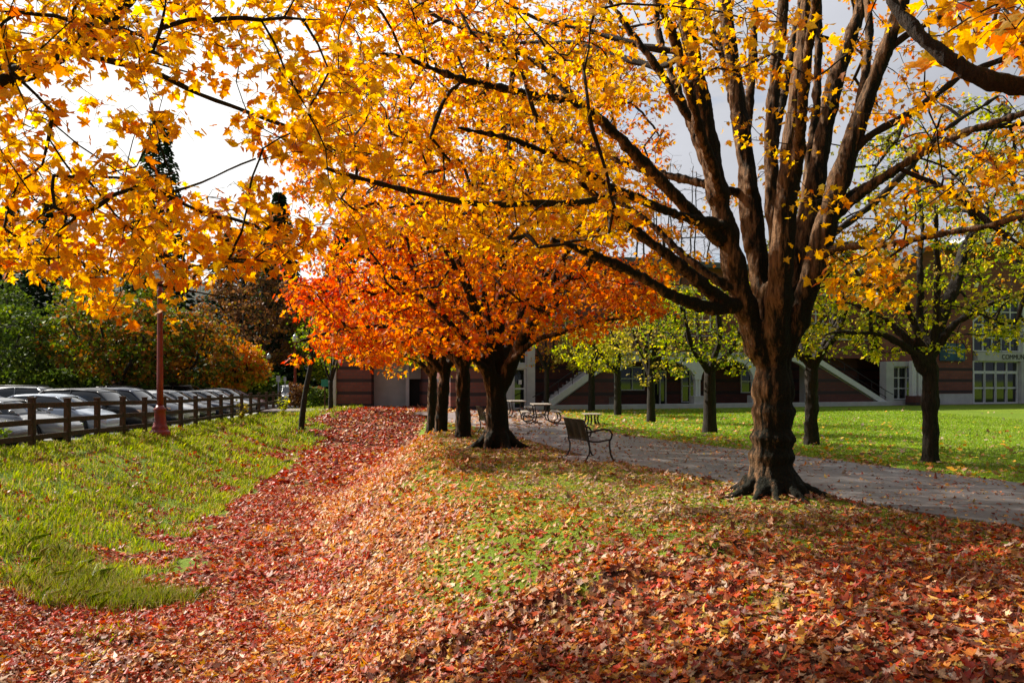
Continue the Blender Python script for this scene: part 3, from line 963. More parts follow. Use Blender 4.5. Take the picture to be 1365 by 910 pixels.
def big_maple():
    bx, by = 3.73, 11.8
    root = empty('maple_tree', (bx, by, 0))
    tag(root, 'big multi-stemmed maple with thick flared trunk and yellow leaves, right beside the path', 'tree', 'maples in a row between ditch and path')
    T = Tree((bx, by, 0))
    W = lambda x, y, Y: at(x, y, Y)
    px = 1 / 93.2 / 2
    tr = T.limb([(bx - .02, by, -.25), (bx, by, .1), (bx - .02, by, .5), W(1031, 560, by), W(1031, 500, by), W(1033, 455, by)], [.50, .385, .325, .295, .275, .25], seg=.12)
    # roots
    for a, L in ((200, .62), (160, .5), (232, .5), (258, .42), (290, .55), (315, .45), (338, .68), (20, .6), (70, .5), (115, .45)):
        dx, dy = math.cos(R(a)), math.sin(R(a))
        g = lambda k: float(terr(bx + dx * k, by + dy * k))
        T.limb([(bx + dx * .16, by + dy * .16, .34), (bx + dx * .38, by + dy * .38, .10 + g(.38) * .5), (bx + dx * L, by + dy * L, g(L) + .0), (bx + dx * (L + .35), by + dy * (L + .35), g(L + .35) - .09)], [.15, .11, .07, .035], parent=tr[2], seg=.1)
    # the fork: swollen
    def stem(pts, w0, w1, parent=-2, **k):
        return T.limb([W(*p) for p in pts], [w0 * px, w1 * px], parent=parent, **k)
    f1 = stem([(1016, 475, 11.75), (1000, 430, 11.65), (987, 395, 11.6), (973, 330, 11.5), (955, 250, 11.4), (942, 180, 11.4), (926, 100, 11.3), (912, 0, 11.2), (905, -110, 11.1), (880, -300, 11)], 37, 16, parent=tr[-2])
    f2 = stem([(1026, 455, 11.95), (1015, 400, 12.1), (1006, 300, 12.3), (992, 200, 12.5), (978, 100, 12.7), (965, 0, 12.8), (958, -110, 13), (950, -280, 13.3)], 32, 13, parent=tr[-1])
    f3 = stem([(1034, 465, 11.6), (1038, 400, 11.45), (1043, 330, 11.3), (1050, 250, 11.3), (1060, 160, 11.2), (1070, 80, 11.2), (1080, 0, 11.1), (1090, -110, 11), (1110, -260, 10.9)], 36, 17, parent=tr[-1])
    f3b = stem([(1040, 380, 11.8), (1030, 280, 12.0), (1026, 180, 12.1), (1036, 80, 12.2), (1046, 0, 12.3), (1040, -160, 12.4)], 22, 13, parent=f2[4])
    f4 = stem([(1046, 455, 11.95), (1062, 390, 12.1), (1078, 310, 12.2), (1092, 210, 12.3), (1112, 110, 12.4), (1148, 10, 12.5), (1180, -100, 12.7), (1215, -260, 12.9)], 33, 13, parent=tr[-1])
    f5 = stem([(1050, 460, 11.7), (1072, 400, 11.6), (1092, 335, 11.5), (1112, 260, 11.4), (1140, 175, 11.4), (1168, 100, 11.3), (1198, 20, 11.2), (1225, -70, 11.2), (1270, -220, 11)], 33, 12, parent=tr[-1])
    stem([(1060, 350, 12.1), (1075, 260, 12.4), (1088, 150, 12.8), (1092, 40, 13.1), (1085, -80, 13.4)], 18, 8, parent=f4[6])
    stem([(1000, 330, 12.2), (990, 240, 12.6), (1000, 120, 13.0), (1008, 0, 13.3), (1010, -120, 13.6)], 18, 8, parent=f2[8])
    stem([(1120, 240, 11.4), (1150, 130, 11.8), (1160, 40, 12.1), (1150, -60, 12.4)], 16, 8, parent=-2)
    stem([(950, 240, 11.4), (915, 150, 11.9), (880, 60, 12.3), (868, -40, 12.6)], 15, 7, parent=-2)
    # left limbs
    def lim(pts, w0, w1, wob=.012): return T.limb([W(*p) for p in pts], [w0 * px, w1 * px], parent=-2, wob=wob, seg=.15)
    lim([(985, 405, 11.6), (958, 415, 11.4), (900, 395, 11.1), (840, 360, 10.8), (780, 338, 10.5), (735, 318, 10.3)], 20, 7)
    lim([(980, 410, 11.5), (955, 398, 11.4), (920, 368, 11.2), (870, 325, 11), (820, 290, 10.8), (770, 240, 10.6)], 21, 8)
    lim([(975, 385, 11.5), (940, 365, 11.6), (900, 330, 11.9), (850, 285, 12.4), (815, 262, 12.8)], 13, 7)
    l3 = lim([(958, 320, 11.4), (900, 262, 11.2), (848, 209, 11), (804, 164, 10.8), (774, 138, 10.7), (729, 131, 10.4), (639, 112, 10.1), (587, 93, 9.9), (549, 80, 9.7), (490, 66, 9.4)], 17, 5)
    lim([(776, 140, 10.7), (736, 101, 10.9), (706, 77, 11), (662, 56, 11.2), (609, 35, 11.5), (572, 19, 11.7), (530, -20, 11.9)], 8, 4)
    lim([(962, 300, 11.3), (900, 288, 11.0), (850, 265, 10.7), (822, 254, 10.5), (780, 230, 10.2), (736, 205, 9.9), (670, 185, 9.5), (610, 165, 9.2)], 13, 5)
    lim([(822, 256, 10.5), (770, 272, 10.1), (695, 275, 9.8), (640, 272, 9.6), (587, 265, 9.3), (530, 250, 9.1), (482, 239, 8.9), (430, 225, 8.7)], 9, 4)
    lim([(936, 170, 11.3), (922, 160, 11.2), (895, 120, 11.1), (870, 80, 11), (835, 35, 11), (800, -20, 11)], 12, 6)
    lim([(925, 75, 11.3), (860, 62, 11.6), (800, 50, 12), (730, 30, 12.4), (640, -10, 12.8)], 9, 4)
    lim([(922, 62, 11.3), (880, 92, 12), (820, 75, 12.6), (760, 55, 13.2), (690, 60, 13.9)], 10, 5)
    lim([(958, 250, 12.3), (900, 235, 12.8), (840, 225, 13.3), (760, 180, 13.8), (680, 165, 14.4)], 10, 4)
    # right limbs
    lim([(1090, 345, 11.5), (1110, 330, 11.3), (1160, 330, 11), (1230, 318, 10.6), (1300, 302, 10.3), (1370, 287, 10), (1440, 270, 9.7)], 12, 5)
    lim([(1100, 300, 11.5), (1150, 255, 11.3), (1200, 225, 11.1), (1250, 195, 10.8), (1310, 165, 10.5), (1370, 150, 10.3), (1450, 120, 10)], 14, 6)
    lim([(1130, 210, 11.4), (1160, 180, 11.3), (1220, 150, 11.1), (1270, 105, 10.9), (1330, 80, 10.7), (1400, 60, 10.5)], 11, 5)
    lim([(1108, 275, 11.5), (1165, 245, 11.6), (1230, 205, 11.7), (1290, 170, 11.9), (1365, 165, 12), (1440, 155, 12.2)], 13, 6)
    lim([(1085, 330, 11.9), (1140, 290, 12.4), (1200, 240, 12.8), (1260, 170, 13.4), (1330, 130, 14)], 11, 5)
    lim([(1180, 70, 11.3), (1215, 40, 11.1), (1265, 20, 10.9), (1330, -20, 10.7)], 9, 5)
    lim([(1200, 225, 11.1), (1240, 240, 10.9), (1290, 270, 10.6), (1330, 310, 10.4), (1370, 330, 10.2)], 7, 4)
    # off-frame and rear limbs, so that the crown is whole
    lim([(1030, 200, 12.2), (1060, 40, 13.4), (1100, -120, 14.6), (1150, -250, 16)], 14, 6)
    lim([(1000, 250, 12.2), (960, 60, 13.6), (900, -60, 15), (820, -140, 16)], 14, 6)
    lim([(1060, 250, 11.3), (1080, 60, 10.2), (1120, -200, 8.8), (1180, -600, 7.4)], 14, 6)
    lim([(960, 260, 11.3), (900, 60, 10.2), (820, -150, 9.0), (700, -420, 8)], 14, 6)
    # clusters -----------------------------------------------------
    P = []
    C0 = in_ellipsoid(9000, (3.2, 11.6, 6.6), (7.6, 6.2, 5.2), .3)
    C1 = np.stack([rng.uniform(-3.6, 3.0, 2600), rng.uniform(8.6, 14.6, 2600), rng.uniform(2.8, 6.8, 2600)], 1)
    allc = np.concatenate([C1, C0])
    px_, py_ = proj(allc)
    u = rng.uniform(0, 1, len(allc))
    keep = np.zeros(len(allc), bool)
    infr = (px_ > -20) & (px_ < 1385) & (py_ > -20) & (allc[:, 1] > 1)
    shx, shy = allc[:, 0] + 1.11 * allc[:, 2], allc[:, 1] - .64 * allc[:, 2]
    # left mass
    lowb = np.interp(px_, [380, 480, 560, 640, 720, 800, 850, 900, 940], [270, 305, 328, 335, 332, 325, 295, 255, 215])
    dens = np.where((px_ > 430) & (px_ < 940) & (py_ < lowb), .60, 0)
    dens = np.where((px_ > 850) & (px_ < 945) & (py_ > 60), dens * .25, dens)
    dens = np.where(blob(px_, py_, 890, 200, 70, 70), 0, dens)
    dens = np.where(blob(px_, py_, 650, 195, 60, 18) | blob(px_, py_, 600, 130, 50, 30), dens * .35, dens)
    dens = np.where((px_ > 560) & (px_ < 780) & (py_ < 120), dens * .6, dens)
    dens = np.where((shy < 8.6) & (shx < 2.6), dens * .65, dens)
    dens = np.where((px_ >= 940) & (px_ < 1130) & (py_ < 120), .26, dens)
    dens = np.where((px_ >= 940) & (px_ < 1120) & (py_ >= 120) & (py_ < 300), .08, dens)
    dens = np.where((px_ >= 1130) & (py_ < 200), .20, dens)
    dens = np.where((px_ >= 1150) & (py_ >= 200) & (py_ < 330), .26, dens)
    dens = np.where(blob(px_, py_, 1150, 345, 60, 55), .8, dens)
    dens = np.where(blob(px_, py_, 1185, 395, 30, 25), .9, dens)
    dens = np.where(blob(px_, py_, 1335, 255, 50, 60), .6, dens)
    dens = np.where(blob(px_, py_, 905, 330, 45, 28), .12, dens)
    dens = np.where(infr, dens, .16)
    dens = np.where(~infr & (allc[:, 2] < 3.2), 0, dens)
    nn = n3(allc, 1.3, 4)
    keep = (u < dens * np.clip(.08 + 3.2 * (nn - .38), 0, 1.3))
    # keep clear of the stems' heart
    rr = np.hypot(allc[:, 0] - 4.1, allc[:, 1] - 11.8)
    keep &= rr > .55
    S_ = allc[keep]
    S_ = thin_out(S_[:3200], .25)
    n = len(S_)
    cl = np.concatenate([S_, rng.uniform(.22, .42, (n, 1))], 1)
    T.connect(cl, rtip=.0042, expo=.46, first=len(tr) + 5, cap=.026)
    twig_chains(T, cl, 3, .003)
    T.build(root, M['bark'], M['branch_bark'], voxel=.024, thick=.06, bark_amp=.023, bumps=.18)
    key = lambda P: np.clip(.18 + .5 * (n3(P, .8, 7) - .5) + .10 * np.clip((P[:, 1] - 11) / 4, -1, 1) + .10 * (P[:, 2] > 6) + np.where((P[:, 0] > 4.5), .16, 0) + .20 * np.clip((.8 - P[:, 0]) / 2.5, 0, 1) * (P[:, 2] > 3.8), 0, 1)
    crown(root, cl, 22, .082, mixpal(['yellow', 'yellow', 'golden', 'golden', 'orange', 'orange'], key), 1)
    print('big maple clusters', n, 'nodes', len(T.pos))
big_maple()

# ---- left maple, trunk just outside the frame on the bank
def left_maple():
    bx, by = -7.3, 7.6
    gz = float(terr(bx, by, False))
    root = empty('maple_tree', (bx, by, gz))
    tag(root, 'maple whose golden yellow leafy boughs reach in from the upper left over the grassy bank', 'tree')
    T = Tree((bx, by, 0))
    W = lambda x, y, Y: at(x, y, Y)
    tr = T.limb([(bx, by, gz - .2), (bx, by, gz + .3), (bx + .03, by, gz + 1.2), (bx + .05, by + .05, gz + 2.2)], [.42, .30, .25, .23], seg=.15)
    def lim(pts, r0, r1, wob=.012, parent=-2): return T.limb(pts, [r0, r1], parent=parent, wob=wob, seg=.15)
    top = np.array([bx + .05, by + .05, gz + 2.1])
    lim([top, (bx + .9, by + .1, 3.2), W(-80, 145, 7.7), W(0, 112, 7.7), W(80, 72, 7.8), W(150, 28, 7.9), W(190, -20, 8), W(240, -120, 8.1)], .13, .035)
    lim([W(90, 66, 7.8), W(150, 80, 7.9), W(220, 106, 8.1), W(300, 140, 8.4), W(360, 160, 8.6), W(415, 178, 8.8), W(450, 205, 9)], .035, .012)
    lim([W(95, 66, 7.8), W(130, 50, 8.1), W(190, 42, 8.6), W(260, 20, 9)], .03, .012)
    lim([W(-20, 95, 7.7), W(30, 82, 8.2), W(110, 60, 8.9), W(180, 72, 9.6), W(250, 100, 10)], .03, .01)
    lim([top, (bx + 1.0, by - .2, 2.9), W(-60, 195, 7.3), W(0, 211, 7.4), W(60, 222, 7.6), W(130, 237, 7.9), W(195, 262, 8.2), W(240, 290, 8.4), W(290, 298, 8.6), W(380, 262, 8.9)], .075, .012)
    lim([W(205, 262, 8.2), W(240, 255, 8.3), W(285, 236, 8.5), W(340, 215, 8.8)], .02, .009)
    lim([W(120, 234, 7.8), W(170, 240, 7.9), W(235, 230, 8.0)], .016, .008)
    lim([top, (bx + .8, by + .6, 2.5), W(-30, 318, 8.3), W(60, 330, 8.4), W(140, 334, 8.5), W(215, 338, 8.7), W(300, 336, 9), W(380, 322, 9.3), W(470, 304, 9.7)], .06, .01)
    lim([W(95, 345, 8.4), W(130, 358, 8.2), W(180, 372, 8.1), W(240, 386, 8.2), W(310, 396, 8.3)], .02, .007)
    lim([W(215, 338, 8.7), W(245, 358, 8.9), W(290, 360, 9.1), W(340, 345, 9.4)], .022, .009)
    lim([top, (bx - .2, by + .4, 4.2), (bx - .6, by + 1, 6.5), (bx - .8, by + 1.6, 8.6)], .16, .05)
    lim([top, (bx + .3, by - .5, 4.0), (bx + .6, by - 1.2, 6.2), (bx + 1, by - 1.8, 8)], .15, .05)
    lim([top, (bx - 1, by - .4, 3.4), (bx - 2.4, by - .9, 4.6), (bx - 3.6, by - 1.5, 5.4)], .11, .04)
    lim([top, (bx + .6, by + 1.2, 4.2), (bx + 1.6, by + 2.6, 6.0), (bx + 2.6, by + 3.6, 7.4)], .12, .04)
    lim([top, (bx + 1.2, by - 1, 4.0), (bx + 3.0, by - 1.8, 5.6), (bx + 4.8, by - 2.2, 6.6)], .12, .04)
    A = np.stack([rng.uniform(-5.6, -.6, 5200), rng.uniform(5.9, 9.2, 5200), rng.uniform(2.0, 6.6, 5200)], 1)
    B = in_ellipsoid(2300, (-7.4, 6.2, 6.0), (6.0, 4.2, 3.6), .35)
    allc = np.concatenate([A, B])
    px_, py_ = proj(allc)
    infr = (px_ > -20) & (py_ > -20) & (py_ < 700) & (allc[:, 1] > 1)
    low = np.interp(px_, [-20, 60, 130, 200, 250, 330, 400, 470, 520], [362, 370, 382, 360, 372, 372, 338, 315, 285])
    dens = np.where((px_ < 520) & (py_ < low), .54, 0)
    dens = np.where((px_ > 400), dens * np.clip((540 - px_) / 140, 0, 1), dens)
    gap = blob(px_, py_, 145, 120, 88, 52) | blob(px_, py_, 245, 110, 85, 50) | blob(px_, py_, 262, 195, 48, 66) | blob(px_, py_, 318, 222, 30, 32) | blob(px_, py_, 90, 205, 40, 20) | blob(px_, py_, 20, 30, 30, 20) | blob(px_, py_, 290, 310, 26, 14) | blob(px_, py_, 330, 90, 40, 22)
    dens = np.where(gap, .09, dens)
    dens = np.where(blob(px_, py_, 214, 372, 24, 42), .10, dens)
    dens = np.where(blob(px_, py_, 236, 418, 14, 13) | blob(px_, py_, 150, 405, 22, 16), .8, dens)
    dens = np.where(infr, dens, .13)
    dens = np.where(~infr & (allc[:, 2] < 3.0), 0, dens)
    # the view towards the camera's own spot stays free
    dens = np.where((allc[:, 1] < 5.2) & (allc[:, 0] > -4.0), 0, dens)
    dens = np.where((allc[:, 1] - .64 * allc[:, 2] > 6.2) & ~infr, dens * .3, dens)
    nn = n3(allc, 1.6, 14)
    keep = rng.uniform(0, 1, len(allc)) < dens * np.clip(.05 + 3.4 * (nn - .38), 0, 1.4)
    keep &= np.hypot(allc[:, 0] - bx, allc[:, 1] - by) > .8
    S_ = thin_out(allc[keep], .21)
    n = len(S_)
    cl = np.concatenate([S_, rng.uniform(.18, .34, (n, 1))], 1)
    T.connect(cl, rtip=.0034, expo=.45, first=len(tr), cap=.016)
    twig_chains(T, cl, 3, .0025)
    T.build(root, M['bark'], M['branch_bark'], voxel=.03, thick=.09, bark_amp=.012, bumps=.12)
    key = lambda P: np.clip(.20 + .55 * (n3(P, 1.1, 21) - .5) + .25 * np.clip((P[:, 0] + 3.2) / 3, 0, 1) * (P[:, 2] < 3.6), 0, 1)
    crown(root, cl, 14, .094, mixpal(['yellow', 'yellow', 'golden', 'golden', 'orange'], key), 2)
    print('left maple', n, len(T.pos))
left_maple()

# ---- near right maple: only two mossy limbs and some leaves come into view
def near_maple():
    bx, by = 6.9, 4.6
    root = empty('maple_tree', (bx, by, 0))
    tag(root, 'near maple with dark mossy limb and large yellow leaves crossing the top right corner', 'tree')
    T = Tree((bx, by, 0))
    W = lambda x, y, Y: at(x, y, Y)
    tr = T.limb([(bx, by, -.25), (bx, by, .2), (bx, by, 1.2), (bx - .03, by, 2.5)], [.55, .38, .33, .30], seg=.15)
    def lim(pts, r0, r1): return T.limb(pts, [r0, r1], parent=-2, wob=.012, seg=.14)
    top = np.array([bx - .03, by, 2.3])
    lim([top, (bx - 1.6, by + .2, 3.05), W(1450, 112, 5), W(1365, 112, 5), W(1300, 106, 5.05), W(1245, 72, 5.1), W(1205, 25, 5.2), W(1175, -25, 5.3), W(1120, -140, 5.5)], .075, .03)
    lim([top, (bx - 1.4, by, 3.4), W(1480, 80, 4.7), W(1385, 30, 4.7), W(1330, 8, 4.7), W(1250, -8, 4.7), W(1150, -18, 4.7), W(1050, -40, 4.7), W(900, -120, 4.7)], .12, .05)
    lim([top, (bx - .4, by + .5, 4.5), (bx - 1, by + 1, 7)], .16, .06)
    lim([top, (bx + .6, by - .5, 4.5), (bx + 1.4, by - 1.2, 7)], .16, .06)
    lim([top, (bx + 1.2, by + .3, 3.6), (bx + 3, by + .5, 5)], .12, .05)
    lim([top, (bx - .8, by - 1.5, 4), (bx - 2.4, by - 3, 5.4)], .12, .05)
    A = np.stack([rng.uniform(2.6, 4.2, 200), rng.uniform(4.4, 6.0, 200), rng.uniform(3.2, 4.6, 200)], 1)
    B = in_ellipsoid(1500, (6.6, 4.4, 6.8), (6.0, 4.6, 3.6), .35)
    allc = np.concatenate([A, B]); px_, py_ = proj(allc)
    infr = (px_ < 1400) & (px_ > -30) & (py_ > -30) & (allc[:, 1] > .5)
    dens = np.where(blob(px_, py_, 1325, 35, 75, 50), .8, 0)
    dens = np.where(blob(px_, py_, 1300, 70, 60, 16), .15, dens)
    dens = np.where(infr, dens, .2)
    dens = np.where(~infr & (allc[:, 2] < 3.4), 0, dens)
    keep = rng.uniform(0, 1, len(allc)) < dens
    keep &= np.hypot(allc[:, 0] - bx, allc[:, 1] - by) > .8
    S_ = thin_out(allc[keep], .26); n = len(S_)
    cl = np.concatenate([S_, rng.uniform(.2, .36, (n, 1))], 1)
    T.connect(cl, rtip=.0045, first=len(tr))
    twig_chains(T, cl, 2, .003)
    T.build(root, M['branch_bark'], M['branch_bark'], voxel=.018, thick=.06, bark_amp=.016, bumps=.2)
    crown(root, cl, 12, .135, mixpal(['yellow', 'golden', 'yellow', 'golden'], lambda P: .45 + .6 * (n3(P, 1.2, 31) - .5)), 2)
near_maple()

# ---- orange maple, second of the row
def orange_maple():
    bx, by = -.37, 20.8
    root = empty('maple_tree', (bx, by, 0))
    tag(root, 'orange and red maple with forked trunk standing left of the near park bench', 'tree', 'maples in a row between ditch and path')
    T = Tree((bx, by, 0))
    W = lambda x, y, Y: at(x, y, Y)
    px = 1 / 52.9 / 2
    tr = T.limb([(bx, by, -.25), (bx, by, .1), W(663, 570, by), W(662, 530, by), W(661, 500, by)], [.46, .35, .30, .28, .23], seg=.15)
    for a, L in ((190, .7), (240, .5), (300, .6), (350, .8), (40, .6), (120, .6)):
        dx, dy = math.cos(R(a)), math.sin(R(a))
        T.limb([(bx + dx * .15, by + dy * .15, .4), (bx + dx * .4, by + dy * .4, .12), (bx + dx * L, by + dy * L, -.02), (bx + dx * (L + .3), by + dy * (L + .3), -.12)], [.2, .13, .08, .03], parent=tr[2], seg=.12)
    def lim(pts, w0, w1): return T.limb([W(*p) for p in pts], [w0 * px, w1 * px], parent=-2, wob=.015, seg=.2)
    lim([(655, 520, 20.7), (648, 470, 20.6), (632, 410, 20.4), (612, 350, 20.2), (590, 290, 20), (570, 200, 19.8)], 19, 6)
    lim([(662, 515, 20.9), (665, 440, 21), (668, 350, 21.2), (672, 240, 21.4), (682, 110, 21.6), (685, 40, 21.8)], 20, 6)
    lim([(668, 520, 20.8), (690, 468, 20.7), (712, 425, 20.6), (735, 380, 20.4), (765, 320, 20.2), (790, 250, 20)], 20, 6)
    lim([(652, 505, 20.6), (620, 452, 20.3), (575, 405, 20), (525, 368, 19.7), (470, 335, 19.3)], 11, 4)
    lim([(652, 495, 20.5), (620, 470, 20.0), (575, 440, 19.4), (520, 435, 18.8), (450, 438, 18.3), (400, 455, 18)], 9, 4)
    lim([(660, 480, 20.8), (645, 400, 21.3), (640, 300, 22), (640, 180, 22.6), (650, 80, 23)], 13, 5)
    lim([(672, 490, 20.7), (715, 452, 20.2), (780, 432, 19.8), (850, 420, 19.4)], 9, 4)
    lim([(670, 480, 20.9), (700, 400, 22), (750, 340, 23), (800, 290, 24)], 10, 4)
    lim([(655, 470, 20.9), (600, 400, 22), (540, 350, 23.2), (490, 300, 24)], 10, 4)
    lim([(640, 440, 20.5), (620, 380, 19.2), (600, 340, 18), (560, 310, 17)], 8, 4)
    lim([(690, 460, 20.5), (720, 400, 19.2), (760, 370, 18.2)], 8, 4)
    A = in_ellipsoid(5200, (-.75, 20.6, 6.0), (5.6, 4.9, 5.0), .3)
    B = np.stack([rng.uniform(-5.2, 3.6, 2300), rng.uniform(16.8, 23, 2300), rng.uniform(2.0, 4.2, 2300)], 1)
    allc = np.concatenate([B, A]); px_, py_ = proj(allc)
    low = np.interp(px_, [375, 400, 440, 500, 560, 600, 640, 700, 760, 820, 870, 900], [488, 498, 490, 500, 470, 478, 470, 478, 470, 462, 440, 420])
    low = low + 46 * (vnoise(px_, py_ * 0, .022, 4) - .75) + 18 * (vnoise(px_, py_ * 0, .07, 6) - .5)
    dens = np.where((py_ < low) & (px_ > 380) & (px_ < 890), .62, 0)
    dens = np.where((px_ > 560) & (px_ < 720) & (py_ > 330), dens * .5, dens)
    dens = np.where((px_ < 425) & (py_ > 418) & (py_ < 466), 0, dens)
    dens = np.where((py_ < 300), dens * .75, dens)
    nn = n3(allc, 1.1, 44)
    keep = rng.uniform(0, 1, len(allc)) < dens * np.clip(.1 + 3.2 * (nn - .36), 0, 1.4)
    S_ = thin_out(allc[keep][:2500], .29); n = len(S_)
    cl = np.concatenate([S_, rng.uniform(.25, .46, (n, 1))], 1)
    T.connect(cl, rtip=.006, first=len(tr) + 4)
    twig_chains(T, cl, 2, .005)
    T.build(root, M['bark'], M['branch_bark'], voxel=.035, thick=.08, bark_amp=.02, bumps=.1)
    key = lambda P: np.clip(.38 + .7 * (n3(P, .6, 52) - .5) + .45 * np.clip((-P[:, 0] - 2.2) / 2, 0, 1) * (P[:, 2] < 4.6) - .12 * (P[:, 2] > 6), 0, 1)
    crown(root, cl, 19, .115, mixpal(['golden', 'orange', 'orange', 'red'], key), 1)
    print('orange', n)
orange_maple()

def auto_tree(name, base, label, group, trunk_r, fork_z, H, crown_c, crown_r, ncl, pals, palseed, leaf, per, stems=5, tips_up=.3, cat='tree', bkt=None, bkb=None, crad=(.3, .55), lean=(0, 0), mind=.32, detail=1, lmat=None, bare_top=0.0, voxel=None, flare=1.5, rtip=.007, flat=.55, low=None, off=None, bend=None, limbs=None):
    bx, by, bz = base
    root = empty(name, base)
    tag(root, label, cat, group)
    T = Tree(base)
    fx, fy = bx + lean[0], by + lean[1]
    tr = T.limb([(bx, by, bz - .2), (bx, by, bz + .12), (bx + lean[0] * .3 + (bend or 0), by, bz + fork_z * .45), (fx, fy, bz + fork_z)], [trunk_r * flare, trunk_r * 1.12, trunk_r, trunk_r * .88], seg=.16)
    cc = np.array(crown_c) + np.array([0, 0, bz]); rr = np.array(crown_r)
    st0 = random.uniform(0, 6)
    for pts, w0, w1 in (limbs or []):
        T.limb([at(*p) for p in pts], [w0, w1], parent=-2, wob=.03, seg=.2)
    for i in range(0 if limbs else stems):
        a = st0 + i * 2 * math.pi / stems + random.uniform(-.25, .25)
        k = .62 if i % 2 else .35
        tip = cc + rr * np.array([math.cos(a) * k, math.sin(a) * k, .5 if i % 2 else .8])
        s0 = np.array([fx, fy, bz + fork_z * random.uniform(.9, 1.0)])
        mid = s0 + (tip - s0) * .45 + np.array([math.cos(a) * .15 * rr[0], math.sin(a) * .15 * rr[1], -.05 * rr[2]])
        T.limb([s0, mid, tip], [trunk_r * .6, trunk_r * .18], parent=tr[-1], wob=.03, seg=.22)
    P = in_ellipsoid(ncl * 4, cc, rr, .3)
    nn = n3(P, 1.1, palseed)
    P = P[nn > .36]
    if low is not None: P = P[P[:, 2] > low]
    if off is not None: P = P[off(P)]
    P = thin_out(P[:ncl], mind)
    n = len(P)
    cl = np.concatenate([P, rng.uniform(crad[0], crad[1], (n, 1))], 1)
    T.connect(cl, rtip=rtip, first=max(1, len(tr) - 3))
    if rtip > .003: twig_chains(T, cl, 2, rtip * .7)
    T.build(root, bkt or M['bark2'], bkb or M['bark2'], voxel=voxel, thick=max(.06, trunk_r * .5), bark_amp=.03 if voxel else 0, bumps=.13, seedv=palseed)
    lc = cl
    if bare_top: lc = cl[(cl[:, 2] - cc[2]) < rr[2] * (1 - 2 * bare_top)]
    crown(root, lc, per, leaf, mixpal(pals, lambda Q: .5 + .9 * (n3(Q, .7, palseed + 2) - .5)), detail, lmat, flat=flat)
    return root

G1 = 'maples in a row between ditch and path'
auto_tree('maple_tree', (-1.46, 24.6, 0), 'orange maple with dark trunk just left of the far park bench', G1, .21, 2.2, 8.5, (-1.6, 24.8, 5.0), (4.0, 3.6, 3.4), 420, ['golden', 'orange', 'orange', 'red'], 61, .13, 20, stems=6, voxel=.04, bkt=M['bark'], bkb=M['branch_bark'], flare=1.7, low=2.5)
auto_tree('maple_tree', (-2.36, 27.4, -.05), 'golden orange maple with leaning trunk standing at the crest of the ditch', G1, .20, 2.1, 8, (-2.9, 27.8, 4.9), (3.8, 3.6, 3.2), 420, ['golden', 'orange', 'orange', 'yellow'], 67, .13, 20, stems=6, voxel=.04, bkt=M['bark'], bkb=M['branch_bark'], flare=1.9, lean=(.15, 0), low=2.5)
auto_tree('maple_tree', (-2.95, 30.6, -.05), 'farthest yellow orange maple of the row, near the building forecourt', G1, .18, 2.0, 7, (-3.3, 31.5, 4.2), (3.0, 3.2, 2.8), 260, ['yellow', 'lime', 'golden', 'orange'], 71, .14, 20, stems=5, voxel=.05, bkt=M['bark'], bkb=M['branch_bark'], flare=1.6, low=1.9)
G2 = 'young trees on the lawn beyond the path'
auto_tree('lawn_tree', (8.62, 17.0, 0), 'spreading green and lime tree with lichen covered trunk, largest of the lawn trees', G2, .145, 2.05, 7, (8.9, 17.1, 4.4), (4.0, 3.5, 2.9), 620, ['green', 'lime', 'lime', 'straw'], 81, .08, 19, stems=7, voxel=.035, crad=(.22, .4), mind=.26, flare=1.7, low=2.25, limbs=[
    ([(1232, 490, 17), (1212, 462, 16.9), (1180, 450, 16.6), (1140, 440, 16.2), (1095, 447, 15.8)], .085, .03), ([(1232, 480, 17), (1200, 445, 17.2), (1160, 415, 17.6), (1120, 398, 18)], .09, .03),
    ([(1234, 480, 17), (1215, 430, 16.9), (1195, 380, 16.7), (1170, 320, 16.5)], .09, .035), ([(1236, 480, 17), (1230, 400, 17.2), (1228, 320, 17.4), (1224, 230, 17.6)], .10, .03),
    ([(1238, 480, 17), (1250, 410, 16.8), (1250, 340, 16.5), (1244, 260, 16.2)], .09, .03), ([(1240, 480, 17), (1262, 438, 16.9), (1300, 412, 16.7), (1340, 392, 16.4), (1390, 380, 16)], .075, .03),
    ([(1238, 470, 17), (1262, 400, 17.4), (1290, 330, 17.9), (1330, 255, 18.4)], .09, .03), ([(1238, 470, 17), (1225, 420, 17.8), (1200, 360, 18.8)], .08, .03), ([(1240, 470, 17), (1270, 430, 17.8), (1320, 390, 18.9)], .07, .03)])
auto_tree('lawn_tree', (7.88, 21.7, 0), 'lime yellow tree with knobbly trunk just right of the big maple trunk', G2, .17, 2.1, 5.5, (7.9, 21.7, 3.6), (2.5, 2.5, 1.8), 170, ['lime', 'lime', 'straw', 'green'], 85, .095, 18, stems=6, voxel=.04, crad=(.22, .4), mind=.28, flare=1.5, low=2.2)
auto_tree('lawn_tree', (6.4, 26.7, 0), 'small green and yellow tree with straight dark trunk, left of the big maple trunk', G2, .20, 2.0, 5, (6.2, 26.7, 3.3), (2.2, 2.2, 1.7), 200, ['lime', 'lime', 'green', 'straw'], 87, .10, 19, stems=6, crad=(.22, .4), mind=.26, flare=1.4, low=1.9)
auto_tree('lawn_tree', (5.63, 33.4, 0), 'slender half bare tree with straw coloured leaves and upright grey twigs', G2, .16, 1.9, 10, (5.7, 33.4, 5.0), (2.0, 2.0, 3.6), 330, ['straw', 'straw', 'lime'], 91, .10, 10, stems=8, crad=(.2, .4), mind=.26, bare_top=.32, rtip=.006, flare=1.3)
